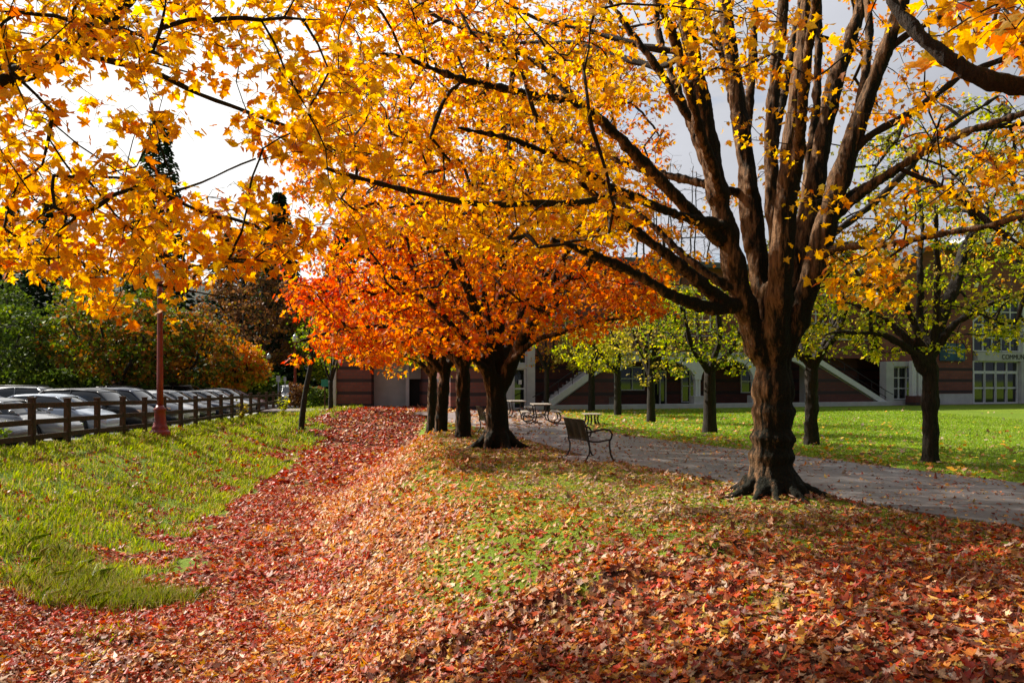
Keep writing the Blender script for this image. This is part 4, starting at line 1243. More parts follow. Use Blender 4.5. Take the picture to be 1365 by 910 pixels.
auto_tree('lawn_tree', (5.1, 39.8, 0), 'small lime tree with thin leaning trunk between backless bench and half bare tree', G2, .17, 2.2, 4.5, (4.0, 39.8, 3.2), (2.2, 2.0, 1.2), 150, ['lime', 'lime', 'straw'], 93, .12, 18, stems=5, crad=(.25, .45), mind=.3, flare=1.4, low=2.0)
auto_tree('lawn_tree', (4.3, 44.6, 0), 'pale trunked lime tree right behind the stair wall near the forecourt', G2, .18, 2.2, 5, (4.3, 44.5, 3.5), (2.2, 2.0, 1.4), 150, ['lime', 'straw', 'lime'], 95, .13, 18, stems=5, crad=(.25, .5), mind=.3, flare=1.3, low=2.0)
auto_tree('lawn_tree', (1.9, 45.4, 0), 'small sparse tree with few yellow leaves in front of the left stair', G2, .14, 2.4, 5, (1.9, 45.4, 3.9), (1.8, 1.8, 1.7), 90, ['lime', 'golden'], 97, .13, 13, stems=5, crad=(.25, .45), mind=.3, flare=1.3)
# bare trees reaching above the roof
auto_tree('bare_tree', (1.2, 66, 0), 'tall bare grey tree rising behind the left part of the brick building', 'bare trees behind the brick building', .22, 6, 24, (1.2, 66, 17), (6.5, 5, 10), 420, ['brown'], 101, .12, 1, stems=10, crad=(.5, 1.0), mind=.6, rtip=.012, flare=1.3)
auto_tree('bare_tree', (13.5, 68, 0), 'shorter bare grey tree rising behind the middle of the brick building', 'bare trees behind the brick building', .17, 6, 19, (13.5, 68, 13.2), (5.5, 5, 7.2), 330, ['brown'], 103, .12, 1, stems=9, crad=(.5, 1.0), mind=.6, rtip=.012, flare=1.3)
# right tree behind: big lime/orange one behind near right edge
auto_tree('lawn_tree', (20.6, 29.5, 0), 'taller yellow orange tree whose boughs reach in at the right edge', G2, .22, 3.6, 10, (19.4, 29.5, 8.0), (5.0, 3.6, 3.2), 260, ['lime', 'golden', 'straw', 'orange'], 105, .12, 15, stems=8, crad=(.3, .5), mind=.34, rtip=.007, flare=1.4, low=4.9)
# thin leaning tree at the end of the bank
auto_tree('young_tree', (-10.35, 40.5, float(terr(-10.35, 40.5, False))), 'thin dark leaning tree at the far end of the grassy bank', 'thin trees near the fence end', .13, 3.6, 6, (-9.3, 40.5, 4.9), (1.5, 1.4, 1.5), 60, ['lime', 'green'], 107, .12, 12, stems=4, lean=(.55, 0), mind=.3, flare=1.3)
auto_tree('young_tree', (-10.3, 46.9, 0), 'thin forked young tree at the head of the ditch beside the walkway', 'thin trees near the fence end', .13, 1.7, 4.6, (-10.3, 47, 4.0), (1.8, 1.6, 1.6), 90, ['lime', 'green', 'straw'], 109, .13, 14, stems=4, mind=.3, flare=1.3)

# ------------------------------------------------------------------ trees beyond the parking lot
def copy_as(src, loc, rz, s, label):
    c = copy_tree(src)
    c.location = loc; c.rotation_euler = (0, 0, rz); c.scale = s
    c['label'] = label
    return c
GF = 'broadleaf trees beyond the parked cars'
def lot_tree(loc, label, pals, seed, cr=(5.2, 4.6, 3.0), H=5.0, leaf=.24):
    x, y = loc
    return auto_tree('broadleaf_tree', (x, y, LOT_Z - .03), label, GF, .22, 1.7, 8, (x, y, H), cr, 330, pals, seed, leaf, 26, stems=7, crad=(.5, .95), mind=.5, bkt=M['far_bark'], bkb=M['far_bark'], detail=0, lmat=M['far_leaf'], rtip=.012, flare=1.3, low=1.2)
lot_tree((-36, 55), 'dark green broad tree at the left edge beyond the parked cars', ['dkgreen', 'dkgreen', 'green'], 201, (5.5, 5, 3.2), 4.6)
lot_tree((-27.2, 57), 'spreading tree with rust and green leaves behind the roof box car', ['dkgreen', 'rust', 'green', 'rust'], 203)
lot_tree((-24.6, 60), 'round green and rust tree right of the near lamp post', ['green', 'dkgreen', 'rust', 'golden'], 205, (4.6, 4.4, 2.9), 4.4)
lot_tree((-21.9, 66), 'small orange tipped tree between the near and far lamp posts', ['green', 'lime', 'golden', 'orange'], 207, (2.2, 2.2, 2.1), 3.1)
lot_tree((-43, 64), 'tall deep green tree far left behind the car park', ['dkgreen', 'dkgreen', 'green'], 209, (6, 5, 4.6), 6.2)
lot_tree((-33, 70), 'tall olive and yellow tree behind the rust coloured one', ['dkgreen', 'green', 'rust'], 211, (6, 5, 4.8), 7.2)
lot_tree((-24.5, 80), 'tall reddish brown tree behind the far lamp posts', ['brown', 'brown', 'rust'], 213, (6, 5.5, 5.2), 8.2)
lot_tree((-17.4, 80), 'light green tree behind the lamp post near the fence end', ['green', 'lime', 'dkgreen'], 215, (3.8, 3.6, 4.2), 5.8)
lot_tree((-13.4, 71), 'pale green tree left of the brick wing, beyond the walkway', ['lime', 'green', 'dkgreen'], 217, (3.0, 3.0, 3.4), 5.2)

def conifer_proto(loc, H, label, seed, rad=3.4):
    root = empty('conifer_tree', loc)
    tag(root, label, 'tree', 'tall conifers behind the car park')
    mb = MB(); mb.tube([(0, 0, -.3), (0, 0, H * .5), (0, 0, H)], [H * .014, H * .008, .02], 7)
    mb.build('trunk', M['far_bark'], root)
    n = 8000
    k = rng.uniform(0.04, 1, n) ** .9
    zc = H * k
    rmax = rad * (1 - k) ** .62 + .2
    lay = .5 + .5 * np.sin(zc * 4.0 + rng.normal(0, .4, n))
    a = rng.uniform(0, 2 * math.pi, n)
    armn = (np.floor(a / (2 * math.pi) * 9) * 7.7 + np.floor(zc * 1.1) * 3.1)
    lenf = .62 + .38 * np.abs(np.sin(armn * 12.9))
    r = rmax * lenf * rng.uniform(.15, 1, n) ** .55
    z = zc - r * .28 + lay * .25
    P = np.stack([r * np.cos(a), r * np.sin(a), z], 1)
    T_ = np.stack([np.cos(a), np.sin(a), rng.normal(-.45, .25, n)], 1)
    Nn = rng.normal(0, .4, (n, 3)); Nn[:, 2] += 1
    me = leaves_mesh('crown', P, T_, Nn, rng.uniform(.35, .8, n) * (1 - .45 * k), pick('conifer', n), 0, curl=.2)
    link('crown', me, M['far_leaf'], root)
    return root
con1 = conifer_proto((-38.5, 90, -.4), 31, 'tallest dark conifer whose pointed top rises above the yellow leaves at upper left', 1, 5.2)
con2 = conifer_proto((-26, 92, -.4), 23, 'dark conifer right of the tallest one, behind the reddish brown tree', 2, 4.0)
for i, (x, y, s, sz, lb) in enumerate([
    (-49, 88, 1.0, .72, 'dark conifer left of the tallest one, partly behind yellow leaves'),
    (-43.5, 98, 1.0, .78, 'conifer between the tallest one and its left neighbour, farther back'),
    (-33.6, 99, 1.1, .66, 'broad dark conifer close behind the tallest one on its right side'),
    (-56, 92, 1.1, .70, 'dark conifer second from the left edge behind the green trees'),
    (-62, 84, 1.1, .62, 'leftmost dark conifer at the frame edge')]):
    copy_as(con1, (x, y, -.4), i * 1.3, (s, s, sz), lb)
for i, (x, y, s, sz, lb) in enumerate([
    (-20.5, 99, 1.05, .88, 'conifer above the far lamp posts, right of the reddish brown tree'),
    (-30, 104, 1.5, .98, 'tall conifer far back between two darker ones'),
    (-13, 106, 1.1, .95, 'conifer peeping behind the orange maple, left of the brick wing'),
    (19.6, 84, 1.0, .52, 'short dark conifer behind the roof, left of the big maple stems')]):
    copy_as(con2, (x, y, -.4), i * 1.7 + .4, (s, s, sz), lb)

# undergrowth band behind the lot and at the end of the walkway
def hedge(name, x0, y0, x1, y1, h, dpt, n, pal, label, cat, leaf=.2, z0=LOT_Z, kind=None, group=None):
    root = empty(name, ((x0 + x1) / 2, (y0 + y1) / 2, z0))
    tag(root, label, cat, group)
    L = math.hypot(x1 - x0, y1 - y0)
    d = np.array([x1 - x0, y1 - y0]) / L
    nm = np.array([-d[1], d[0]])
    t = rng.uniform(0, 1, n)
    hh = h * (.65 + .5 * fbm(t * L, t * 0, .35, 5))
    v = rng.uniform(-1, 1, n); k = rng.uniform(0, 1, n) ** .6
    P = np.zeros((n, 3))
    P[:, 0] = x0 + d[0] * t * L + nm[0] * v * dpt; P[:, 1] = y0 + d[1] * t * L + nm[1] * v * dpt
    P[:, 2] = hh * k * np.sqrt(np.clip(1 - (v * .85) ** 2, 0, 1)) + z0
    T_ = rng.normal(0, 1, (n, 3)); Nn = rng.normal(0, 1, (n, 3))
    me = leaves_mesh('foliage', P - np.array(root.location), T_, Nn, leaf * rng.uniform(.6, 1.3, n), pick(pal, n), 0)
    link('foliage', me, M['far_leaf'], root)
    for q in range(max(3, int(L / 3))):
        tt = (q + .5) / max(3, int(L / 3))
        mb = MB()
        mb.tube([(x0 + d[0] * tt * L - root.location[0], y0 + d[1] * tt * L - root.location[1], -.1), (x0 + d[0] * tt * L - root.location[0] + .2, y0 + d[1] * tt * L - root.location[1], h * .6)], [.05, .02], 5)
        mb.build('stem', M['far_bark'], root)
hedge('hedge', -62, 68, -20, 72, 3.0, 1.6, 16000, 'dkgreen', 'long dark green hedge running behind the car park trees', 'hedge', .34)
hedge('shrub', -25.5, 60, -22, 60.5, 1.5, 1.0, 1700, 'straw', 'pale flowering shrub between parked car roofs and the round green tree', 'shrub', .16)
hedge('shrub', -13.8, 55, -11.2, 55.3, 1.6, 1.0, 1800, 'dkgreen', 'dark bushy shrub left of the brick wing', 'shrub', .16, -.05)
hedge('shrub', -15.6, 58, -13.4, 58.3, 2.0, 1.0, 1800, 'brown', 'reddish brown shrub beyond the end of the fence', 'shrub', .16, -.2)
# distant wooded ridge
xs = np.linspace(-420, 420, 90); V = []; F = []
for j, (yy, zz) in enumerate(((190, 0), (215, .55), (260, 1.0), (420, 1.15), (700, .2))):
    for x in xs:
        V.append((x, yy + 12 * vnoise(x, j, .02, 3), -2 + zz * (17 + 16 * smooth((-x + 20) / 160) + 7 * vnoise(x, j * 9, .03, 6))))
nx = len(xs)
for j in range(4):
    for i in range(nx - 1): F.append((j * nx + i, j * nx + i + 1, (j + 1) * nx + i + 1, (j + 1) * nx + i))
mb = MB(); mb.add(V, F, True)
tag(mb.build('hills', simple('wooded_hill', (.028, .035, .022), .95, var=.5, scale=.25)), kind='structure')
#PART2
# ------------------------------------------------------------------ fence
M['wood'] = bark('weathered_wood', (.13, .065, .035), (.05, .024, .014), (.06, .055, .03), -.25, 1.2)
def build_fence():
    root = empty('wooden_fence', (fence_x(30), 30, 0))
    tag(root, 'dark brown three rail timber fence running between grassy bank and parked cars', 'fence')
    b = root.location
    ys = list(np.arange(9.1, 53.5, 1.95))
    posts = []
    for y in ys:
        x = float(fence_x(y)); z = float(bank_top(y)) if y > 12 else .03
        posts.append((x, y, z))
    for i, (x, y, z) in enumerate(posts):
        mb = MB()
        h = 1.24 + random.uniform(-.02, .02)
        tw = random.uniform(-.05, .05)
        mb.box((x - b[0], y - b[1], z + (h - .3) / 2 - .0), (.145, .145, h + .3), (0, random.uniform(-.008, .008), tw))
        mb.box((x - b[0], y - b[1], z + h + .02), (.175, .175, .035), (0, 0, tw))
        mb.build('post', M['wood'], root, bevel=.012)
    for i in range(len(posts) - 1):
        p, q = posts[i], posts[i + 1]
        for zr in (1.08, .66, .27):
            mb = MB()
            j1, j2 = random.uniform(-.012, .012), random.uniform(-.012, .012)
            mb.beam((p[0] - b[0] + .03, p[1] - b[1] - .06, p[2] + zr + j1), (q[0] - b[0] + .03, q[1] - b[1] + .06, q[2] + zr + j2), .045, .135)
            mb.build('rail', M['wood'], root, bevel=.006)
build_fence()

# ------------------------------------------------------------------ lamp posts
M['red_paint'] = simple('dark_red_paint', (.23, .028, .018), .35, 0, .2, 5, .1)
M['lamp_glass'] = simple('frosted_lamp_glass', (.72, .74, .78), .2, 0, .1)
def lamp_proto(loc, label):
    root = empty('street_lamp', loc)
    tag(root, label, 'lamp post', 'dark red lamp posts along the car park')
    mb = MB(); mb.lathe([(.34, -.25), (.34, .06), (.335, .10), (.28, .14), (.26, .20), (.27, .24), (.22, .30), (.19, .42), (.175, .62), (.17, .78), (.20, .82), (.20, .87), (.14, .92), (.12, .98)], n=24)
    mb.build('base', M['red_paint'], root)
    mb = MB(); mb.lathe([(.108, .96), (.102, 2.0), (.092, 3.4), (.08, 4.75), (.11, 4.80), (.11, 4.86), (.075, 4.9), (.07, 5.02), (.13, 5.10), (.15, 5.16)], n=24, flute=.10)
    mb.build('post', M['red_paint'], root)
    mb = MB(); mb.lathe([(.12, 5.16), (.19, 5.24), (.225, 5.36), (.22, 5.5), (.17, 5.6), (.15, 5.64)], n=20)
    mb.build('globe', M['lamp_glass'], root)
    mb = MB(); mb.lathe([(.20, 5.60), (.19, 5.63), (.10, 5.74), (.05, 5.8), (.03, 5.84), (.04, 5.87), (.015, 5.93)], n=20)
    mb.build('cap', M['lamp_glass'], root)
    mb = MB()
    for k in range(6):
        a = k * math.pi / 3
        c, s_ = math.cos(a), math.sin(a)
        mb.tube([(.13 * c, .13 * s_, 5.16), (.205 * c, .205 * s_, 5.24), (.237 * c, .237 * s_, 5.37), (.23 * c, .23 * s_, 5.5), (.19 * c, .19 * s_, 5.6)], .008, 5)
    mb.build('cage', M['red_paint'], root)
    return root
l0 = lamp_proto((-11.9, 27.9, -.12), 'nearest dark red lamp post, its base in front of the timber fence')
copy_as(l0, (-17.6, 67, -.35), .3, (1, 1, 1), 'dark red lamp post at the far fence end, just left of the thin leaning tree')
copy_as(l0, (-22.4, 76, -.45), .6, (1, 1, .8), 'most distant dark red lamp post, left of the one at the fence end')

# ------------------------------------------------------------------ cars
def paint(name, col, metal=.3):
    m, t, b = mat(name)
    b.inputs['Base Color'].default_value = (*col, 1)
    b.inputs['Metallic'].default_value = metal
    b.inputs['Roughness'].default_value = .32
    b.inputs['Coat Weight'].default_value = .45
    b.inputs['Coat Roughness'].default_value = .04
    n = N(t, 'ShaderNodeTexNoise'); n.inputs['Scale'].default_value = 3
    c = N(t, 'ShaderNodeTexCoord'); t.links.new(c.outputs['Object'], n.inputs['Vector'])
    r = N(t, 'ShaderNodeMapRange'); r.inputs['To Min'].default_value = .24; r.inputs['To Max'].default_value = .42
    t.links.new(n.outputs['Fac'], r.inputs['Value']); t.links.new(r.outputs[0], b.inputs['Roughness'])
    return m
PAINT = {'silver': paint('silver_paint', (.26, .27, .28), .4), 'white': paint('white_paint', (.58, .59, .60), .0), 'black': paint('black_paint', (.012, .013, .016), .2),
         'grey': paint('grey_paint', (.12, .125, .13), .6), 'blue': paint('pale_blue_paint', (.40, .46, .54), .3), 'navy': paint('navy_paint', (.02, .03, .06), .4), 'red': paint('maroon_paint', (.2, .015, .015), .3)}
M['glass'] = simple('dark_car_glass', (.012, .015, .016), .06, 0, .1, spec=.9)
M['tyre'] = simple('tyre_rubber', (.018, .018, .018), .8)
M['rim'] = simple('alloy_rim', (.45, .45, .46), .3, .9)
M['trim'] = simple('black_trim', (.02, .02, .02), .5)
M['headlight'] = simple('headlight_glass', (.7, .72, .75), .08, .3)
M['taillight'] = simple('taillight_red', (.4, .02, .015), .15)
KIND = {   # x nose + ... tail -, body height profile, greenhouse
 'sedan': dict(L=4.7, top=[(2.35, .50), (2.30, .62), (2.0, .74), (1.2, .89), (.85, .95), (-1.6, 1.02), (-2.2, 1.02), (-2.32, .85), (-2.35, .55)],
               gh=[(1.0, .95), (.25, 1.38), (-.1, 1.44), (-.9, 1.42), (-1.75, 1.04)], W=.9),
 'hatch': dict(L=4.4, top=[(2.2, .50), (2.15, .64), (1.85, .80), (1.15, .98), (.95, 1.03), (-1.7, 1.08), (-2.12, 1.05), (-2.18, .8), (-2.2, .55)],
               gh=[(1.12, 1.0), (.35, 1.46), (-.1, 1.53), (-1.4, 1.50), (-2.05, 1.08)], W=.9),
 'suv': dict(L=4.7, top=[(2.35, .6), (2.3, .85), (2.05, 1.0), (1.25, 1.12), (1.0, 1.15), (-1.9, 1.18), (-2.27, 1.16), (-2.33, .9), (-2.35, .6)],
             gh=[(1.15, 1.12), (.55, 1.62), (.1, 1.71), (-1.85, 1.68), (-2.28, 1.18)], W=.94)}
_cache = {}
def car_meshes(kind, colour):
    key = (kind, colour)
    if key in _cache: return _cache[key]
    K = KIND[kind]; W_ = K['W']; half = K['L'] / 2
    wr = .345 if kind == 'suv' else .32
    wx = (half - .92, -half + .92)
    xs = np.unique(np.concatenate([np.linspace(half, -half, 60), [half - .02, -half + .02]]))[::-1]
    tp = sorted(K['top']); tx = [p[0] for p in tp]; tz = [p[1] for p in tp]
    def soft(xa, za, k, lo, hi):
        xx = np.linspace(lo, hi, 121); zz = np.interp(xx, xa, za)
        pad = np.concatenate([np.full(12, zz[0]), zz, np.full(12, zz[-1])])
        for _ in range(k): pad[1:-1] = (pad[:-2] + 2 * pad[1:-1] + pad[2:]) / 4
        return xx, pad[12:-12]
    tx, tz = soft(tx, tz, 14, -half, half)
    V = []; F = []
    for x in xs:
        zt = np.interp(x, tx, tz)
        e_ = abs(x) / half
        ww = W_ * (1 - (.34 if x > 0 else .16) * max(0, (e_ - .66) / .34) ** 2.4)
        zb = .24
        for c in wx:
            d = abs(x - c)
            if d < wr + .07: zb = max(zb, wr + math.sqrt(max(0, (wr + .07) ** 2 - d * d)))
        zb = min(zb, zt - .12)
        zs = zb + (zt - zb) * .55
        ring = [(0, zb + .02), (ww * .86, zb + .01), (ww * .97, zb + .03), (ww * 1.0, zs), (ww * .985, zt - .10), (ww * .93, zt - .03), (ww * .80, zt), (0, zt + .03)]
        for y, z in ring: V.append((x, y, z))
        for y, z in ring[-2:0:-1]: V.append((x, -y, z))
    n = 14
    for i in range(len(xs) - 1):
        for k in range(n):
            k2 = (k + 1) % n
            F.append((i * n + k, i * n + k2, (i + 1) * n + k2, (i + 1) * n + k))
    F.append(tuple(range(n))); F.append(tuple((len(xs) - 1) * n + k for k in range(n - 1, -1, -1)))
    ms = {}
    def fin(name, mb, m, sm=True):
        o = mb.build(name, m); me = o.data; bpy.data.objects.remove(o); ms[name] = me; return me
    mb = MB(); mb.add(V, F, True); fin('body', mb, PAINT[colour])
    # greenhouse
    gh = K['gh']; V = []; F = []
    gx = np.linspace(gh[0][0], gh[-1][0], 36)
    sx = [p[0] for p in gh][::-1]; sz = [p[1] for p in gh][::-1]
    sx, sz = soft(sx, sz, 22, sx[0], sx[-1])
    def roofz(x): return float(np.interp(x, sx, sz))
    zb0 = roofz(gh[0][0]) - .02
    for x in gx:
        z = roofz(x); zb = np.interp(x, tx, tz) - .02
        k = min(1, max(0, (z - zb) / .45))
        wb, wt = W_ * .90, W_ * (.90 - .20 * k)
        ring = [(wb, zb), ((wb + wt) / 2 + .02, (zb + z) / 2), (wt, z - .05), (wt * .85, z - .005), (0, z + .02)]
        V += [(x, y, q) for y, q in ring] + [(x, -y, q) for y, q in ring[-2::-1]]
    n = 9
    for i in range(len(gx) - 1):
        for k in range(n - 1): F.append((i * n + k, i * n + k + 1, (i + 1) * n + k + 1, (i + 1) * n + k))
    F.append(tuple(range(n))); F.append(tuple((len(gx) - 1) * n + k for k in range(n - 1, -1, -1)))
    mb = MB(); mb.add(V, F, True); fin('windows', mb, M['glass'])
    # roof skin and pillars
    V = []; F = []
    r0, r1 = gh[1][0], gh[-2][0]
    rx = np.linspace(r0 + .06, r1 - .04, 12)
    for x in rx:
        z = roofz(x) + .012; wt = W_ * .70
        V += [(x, wt + .012, z - .07), (x, wt * .86, z + .0), (x, 0, z + .025), (x, -wt * .86, z), (x, -wt - .012, z - .07)]
    for i in range(11):
        for k in range(4): F.append((i * 5 + k, i * 5 + k + 1, (i + 1) * 5 + k + 1, (i + 1) * 5 + k))
    mb = MB(); mb.add(V, F, True)
    for sy in (1, -1):
        mb.tube([(gh[0][0] + (r0 - gh[0][0]) * k, sy * W_ * (.88 - .16 * k), roofz(gh[0][0] + (r0 - gh[0][0]) * k) - .035) for k in np.linspace(0, 1.06, 8)], .03, 6)
        mb.tube([(r0, sy * W_ * .715, roofz(r0) - .03), ((r0 + r1) / 2, sy * W_ * .715, roofz((r0 + r1) / 2) - .03), (r1, sy * W_ * .715, roofz(r1) - .03)], .03, 6)
        mb.tube([(r1 + .1, sy * W_ * .72, roofz(r1) - .03), (gh[-1][0] + .02, sy * W_ * .88, roofz(gh[-1][0]) + .02)], .06, 6)
        xm = (r0 + r1) / 2 + .05
        mb.tube([(xm, sy * W_ * .72, roofz(xm) - .03), (xm - .03, sy * W_ * .915, 1.03)], .03, 6)
    fin('roof', mb, PAINT[colour])
    mb = MB(); mb.cyl_y((0, 0, 0), wr, .22, 28); fin('wheel', mb, M['tyre'])
    mb = MB()
    mb.cyl_y((0, 0, 0), wr * .66, .232, 24)
    fin('rim', mb, M['rim'])
    mb = MB()
    mb.lathe([(.0, 0), (.085, .0), (.10, .05), (.06, .10), (0, .11)], (gh[0][0] - .12, W_ + .07, 1.0), 10)
    fin('mirror', mb, PAINT[colour])
    zt = float(np.interp(half - .27, tx, tz))
    for nm, sx_, m in (('headlight', 1, 'headlight'), ('taillight', -1, 'taillight')):
        mb = MB()
        mb.box((sx_ * (half - (.22 if sx_ > 0 else .14)), W_ * (.64 if sx_ > 0 else .76), zt - (.13 if sx_ > 0 else .02)), (.34, .22, .09), (0, sx_ * .12, -sx_ * .62))
        fin(nm, mb, M[m])
    mb = MB(); mb.box((half - .035, 0, .47), (.06, .80, .10)); fin('grille', mb, M['trim'])
    mb = MB(); mb.box((half - .06, 0, .31), (.12, 1.15, .07)); fin('front_bumper', mb, M['trim'])
    mb = MB(); mb.box((-half + .03, 0, .34), (.1, 1.4, .12)); fin('rear_bumper', mb, M['trim'])
    mb = MB(); mb.cyl_y((0, 0, 0), wr + .05, .26, 24)
    fin('wheel_arch', mb, M['trim'])
    _cache[key] = (ms, wx, wr, W_)
    return _cache[key]
def car(kind, colour, x, y, rz, label, group='cars parked nose in towards the timber fence'):
    ms, wx, wr, W_ = car_meshes(kind, colour)
    root = empty('parked_car', (x, y, LOT_Z + .006), rz)
    tag(root, label, 'car', group)
    for nm in ('body', 'windows', 'roof', 'grille', 'front_bumper', 'rear_bumper'): link(nm, ms[nm], None, root)
    for nm in ('headlight', 'taillight', 'mirror'):
        for sy in (1, -1):
            o = link(nm, ms[nm], None, root); o.scale = (1, sy, 1)
    for cx in wx:
        for sy in (1, -1):
            wl = link('wheel', ms['wheel'], None, root); wl.location = (cx, sy * (W_ - .10), wr)
            link('rim', ms['rim'], None, wl)
            wa = link('wheel_arch', ms['wheel_arch'], None, root); wa.location = (cx, sy * (W_ - .16), wr)
    return root
def carnose(Y, k, a=0):   # centre x when the nose is k metres behind the fence
    return float(fence_x(Y)) - k
rows = [
 (24.6, 'grey', 'sedan', 4.4, 'grey sedan at the left frame edge behind the fence, nearest of the row'),
 (27.6, 'silver', 'sedan', 4.25, 'pale silver sedan with long hood behind the first visible fence post'),
 (31.0, 'blue', 'hatch', 4.1, 'pale blue white hatchback with dark glass, left of the near lamp post'),
 (34.0, 'black', 'suv', 4.0, 'black sport utility vehicle beside the pale blue hatchback'),
 (37.1, 'navy', 'suv', 3.9, 'navy sport utility vehicle just left of the near lamp post'),
 (40.0, 'white', 'hatch', 3.9, 'white hatchback directly right of the near lamp post'),
 (42.9, 'grey', 'hatch', 3.9, 'grey hatchback second to the right of the near lamp post'),
 (45.8, 'navy', 'sedan', 3.9, 'navy sedan third to the right of the near lamp post'),
 (48.8, 'grey', 'sedan', 3.9, 'dark grey sedan fourth to the right of the near lamp post'),
 (51.8, 'white', 'sedan', 4.0, 'white sedan fifth to the right of the near lamp post'),
 (54.9, 'black', 'hatch', 4.2, 'black hatchback near the far end of the parked row'),
 (58.0, 'red', 'sedan', 4.6, 'maroon sedan last in the parked row near the distant lamp posts')]
for (Y, c, k, off_, lb) in rows:
    car(k, c, carnose(Y, off_), Y, R(-4 + random.uniform(-2, 2)), lb)
van = car('suv', 'silver', -26.5, 43.6, R(183), 'pale silver tall vehicle with roof rails in the second row, roof above the others', 'cars in the second parking row')
mb = MB()
for sy in (1, -1):
    mb.tube([(.7, sy * .6, 1.72), (.6, sy * .6, 1.79), (-1.6, sy * .6, 1.76), (-1.7, sy * .6, 1.69)], .02, 6)
mb.build('roof_rails', M['trim'], van)
for (x, y, c, k, lb) in [(-26.0, 50, 'grey', 'hatch', 'grey hatchback in the second row left of the near lamp post'), (-26.2, 53.4, 'black', 'suv', 'black tall car in the second row behind the near lamp post'),
                         (-25.4, 57, 'navy', 'sedan', 'navy sedan in the second row right of the near lamp post'), (-25.2, 60.5, 'silver', 'suv', 'silver tall car at the far end of the second row'), (-26.6, 40, 'white', 'sedan', 'white sedan at the near end of the second row')]:
    car(k, c, x, y, R(182), lb, 'cars in the second parking row')
car('suv', 'silver', -16.4, 61.5, R(-70), 'silver vehicle seen end on beyond the fence end, beside the second lamp post', 'cars in the second parking row')

# ------------------------------------------------------------------ benches and tables
M['iron'] = simple('brown_black_iron', (.03, .022, .020), .42, .3, .25, 9)
M['slat'] = simple('weathered_tabletop', (.30, .25, .20), .6, 0, .3, 7)
def bench(loc, rz, label):
    """local x = along the bench, y = the way a sitter faces"""
    root = empty('park_bench', loc, rz)
    tag(root, label, 'bench', 'dark metal park benches beside the path')
    L = 1.12
    for sx in (-1, 1):
        x = sx * L / 2
        mb = MB(); mb.tube([(x, -.10, .98 - .12), (x, -.03, .70), (x, .01, .46), (x, -.0, .40)], .019, 7)
        mb.build('back_frame', M['iron'], root)
        mb = MB(); mb.tube([(x, .0, .42), (x, .045, .30), (x, .035, .15), (x, -.04, .03), (x, -.09, .0)], [.021, .02, .018, .02, .024], 7)
        mb.build('leg', M['iron'], root)
        mb = MB(); mb.tube([(x, .50, .44), (x, .50, .30), (x, .52, .14), (x, .57, .03), (x, .61, .0)], [.021, .02, .018, .02, .024], 7)
        mb.build('leg', M['iron'], root)
        mb = MB(); mb.tube([(x, -.015, .60), (x, .08, .61), (x, .22, .64), (x, .38, .665), (x, .50, .64), (x, .56, .56), (x, .54, .47), (x, .50, .42)], .021, 8)
        mb.build('armrest', M['iron'], root)
        mb = MB(); mb.tube([(x, .0, .43), (x, .12, .40), (x, .26, .40), (x, .42, .43), (x, .50, .44)], .018, 7)
        mb.build('seat_frame', M['iron'], root)
    # curved backrest of three perforated strap panels
    n = 40
    mb = MB()
    for k in range(n):
        x = -L / 2 + L * (k + .5) / n
        wv = .022 * abs(math.sin(math.pi * 3 * (k + .5) / n))
        pts = [(x, -.115 - .0 * wv, .855), (x, -.06 - wv, .70), (x, -.02 - wv, .56), (x, .02 - wv * .4, .43)]
        for a_, b_ in zip(pts[:-1], pts[1:]): mb.beam(a_, b_, L / n * .86, .006)
    for zz, yy in ((.862, -.118), (.44, .015)):
        mb.tube([(-L / 2, yy, zz), (L / 2, yy, zz)], .016, 7)
    for xx in (-L / 6, L / 6): mb.tube([(xx, -.118, .862), (xx, -.05, .70), (xx, .0, .56), (xx, .015, .44)], .014, 6)
    mb.build('backrest', M['iron'], root)
    mb = MB()
    for k in range(n):
        x = -L / 2 + L * (k + .5) / n
        pts = [(x, .02, .425), (x, .13, .395), (x, .27, .395), (x, .42, .425), (x, .51, .43)]
        for a_, b_ in zip(pts[:-1], pts[1:]): mb.beam(a_, b_, L / n * .86, .006)
    mb.tube([(-L / 2, .51, .425), (L / 2, .51, .425)], .016, 7)
    mb.build('seat', M['iron'], root)
    mb = MB(); mb.box((0, .26, -.055), (L + .3, .95, .12))
    mb.build('concrete_pad', M['kerb'], root, bevel=.01)
    return root
# facing +x slightly away from the camera: local y -> (.94,.33)
rzb = math.atan2(.30, .95) - math.pi / 2
bench((1.42, 17.85, .008), rzb, 'dark metal park bench on a small concrete pad in front of the forked orange maple')
bench((-.95, 26.4, .008), rzb - .1, 'dark metal park bench farther away, half hidden behind the forked orange maple trunk')

def picnic(loc, rz, label):
    root = empty('picnic_table', loc, rz)
    tag(root, label, 'picnic table', 'picnic tables on the paved forecourt')
    mb = MB()
    for k in range(5): mb.box(((k - 2) * .148, 0, .745), (.14, 1.85, .04))
    mb.build('tabletop', M['slat'], root, bevel=.006)
    for sx in (-1, 1):
        mb = MB()
        for k in range(2): mb.box((sx * (.62 + (k - .5) * .14), 0, .445), (.13, 1.85, .038))
        mb.build('seat', M['slat'], root, bevel=.006)
    for sy in (-1, 1):
        y = sy * .62
        mb = MB()
        for sx in (-1, 1):
            mb.tube([(sx * .30, y, .725), (sx * .26, y, .5), (sx * .22, y, .25), (sx * .28, y, .10), (sx * .42, y, .035), (sx * .60, y, .04), (sx * .73, y, .14), (sx * .74, y, .28), (sx * .66, y, .425)], .026, 8)
        mb.tube([(-.24, y, .32), (.24, y, .32)], .02, 6)
        mb.tube([(-.3, y, .715), (.3, y, .715)], .02, 6)
        mb.build('pipe_leg', M['iron'], root)
    return root
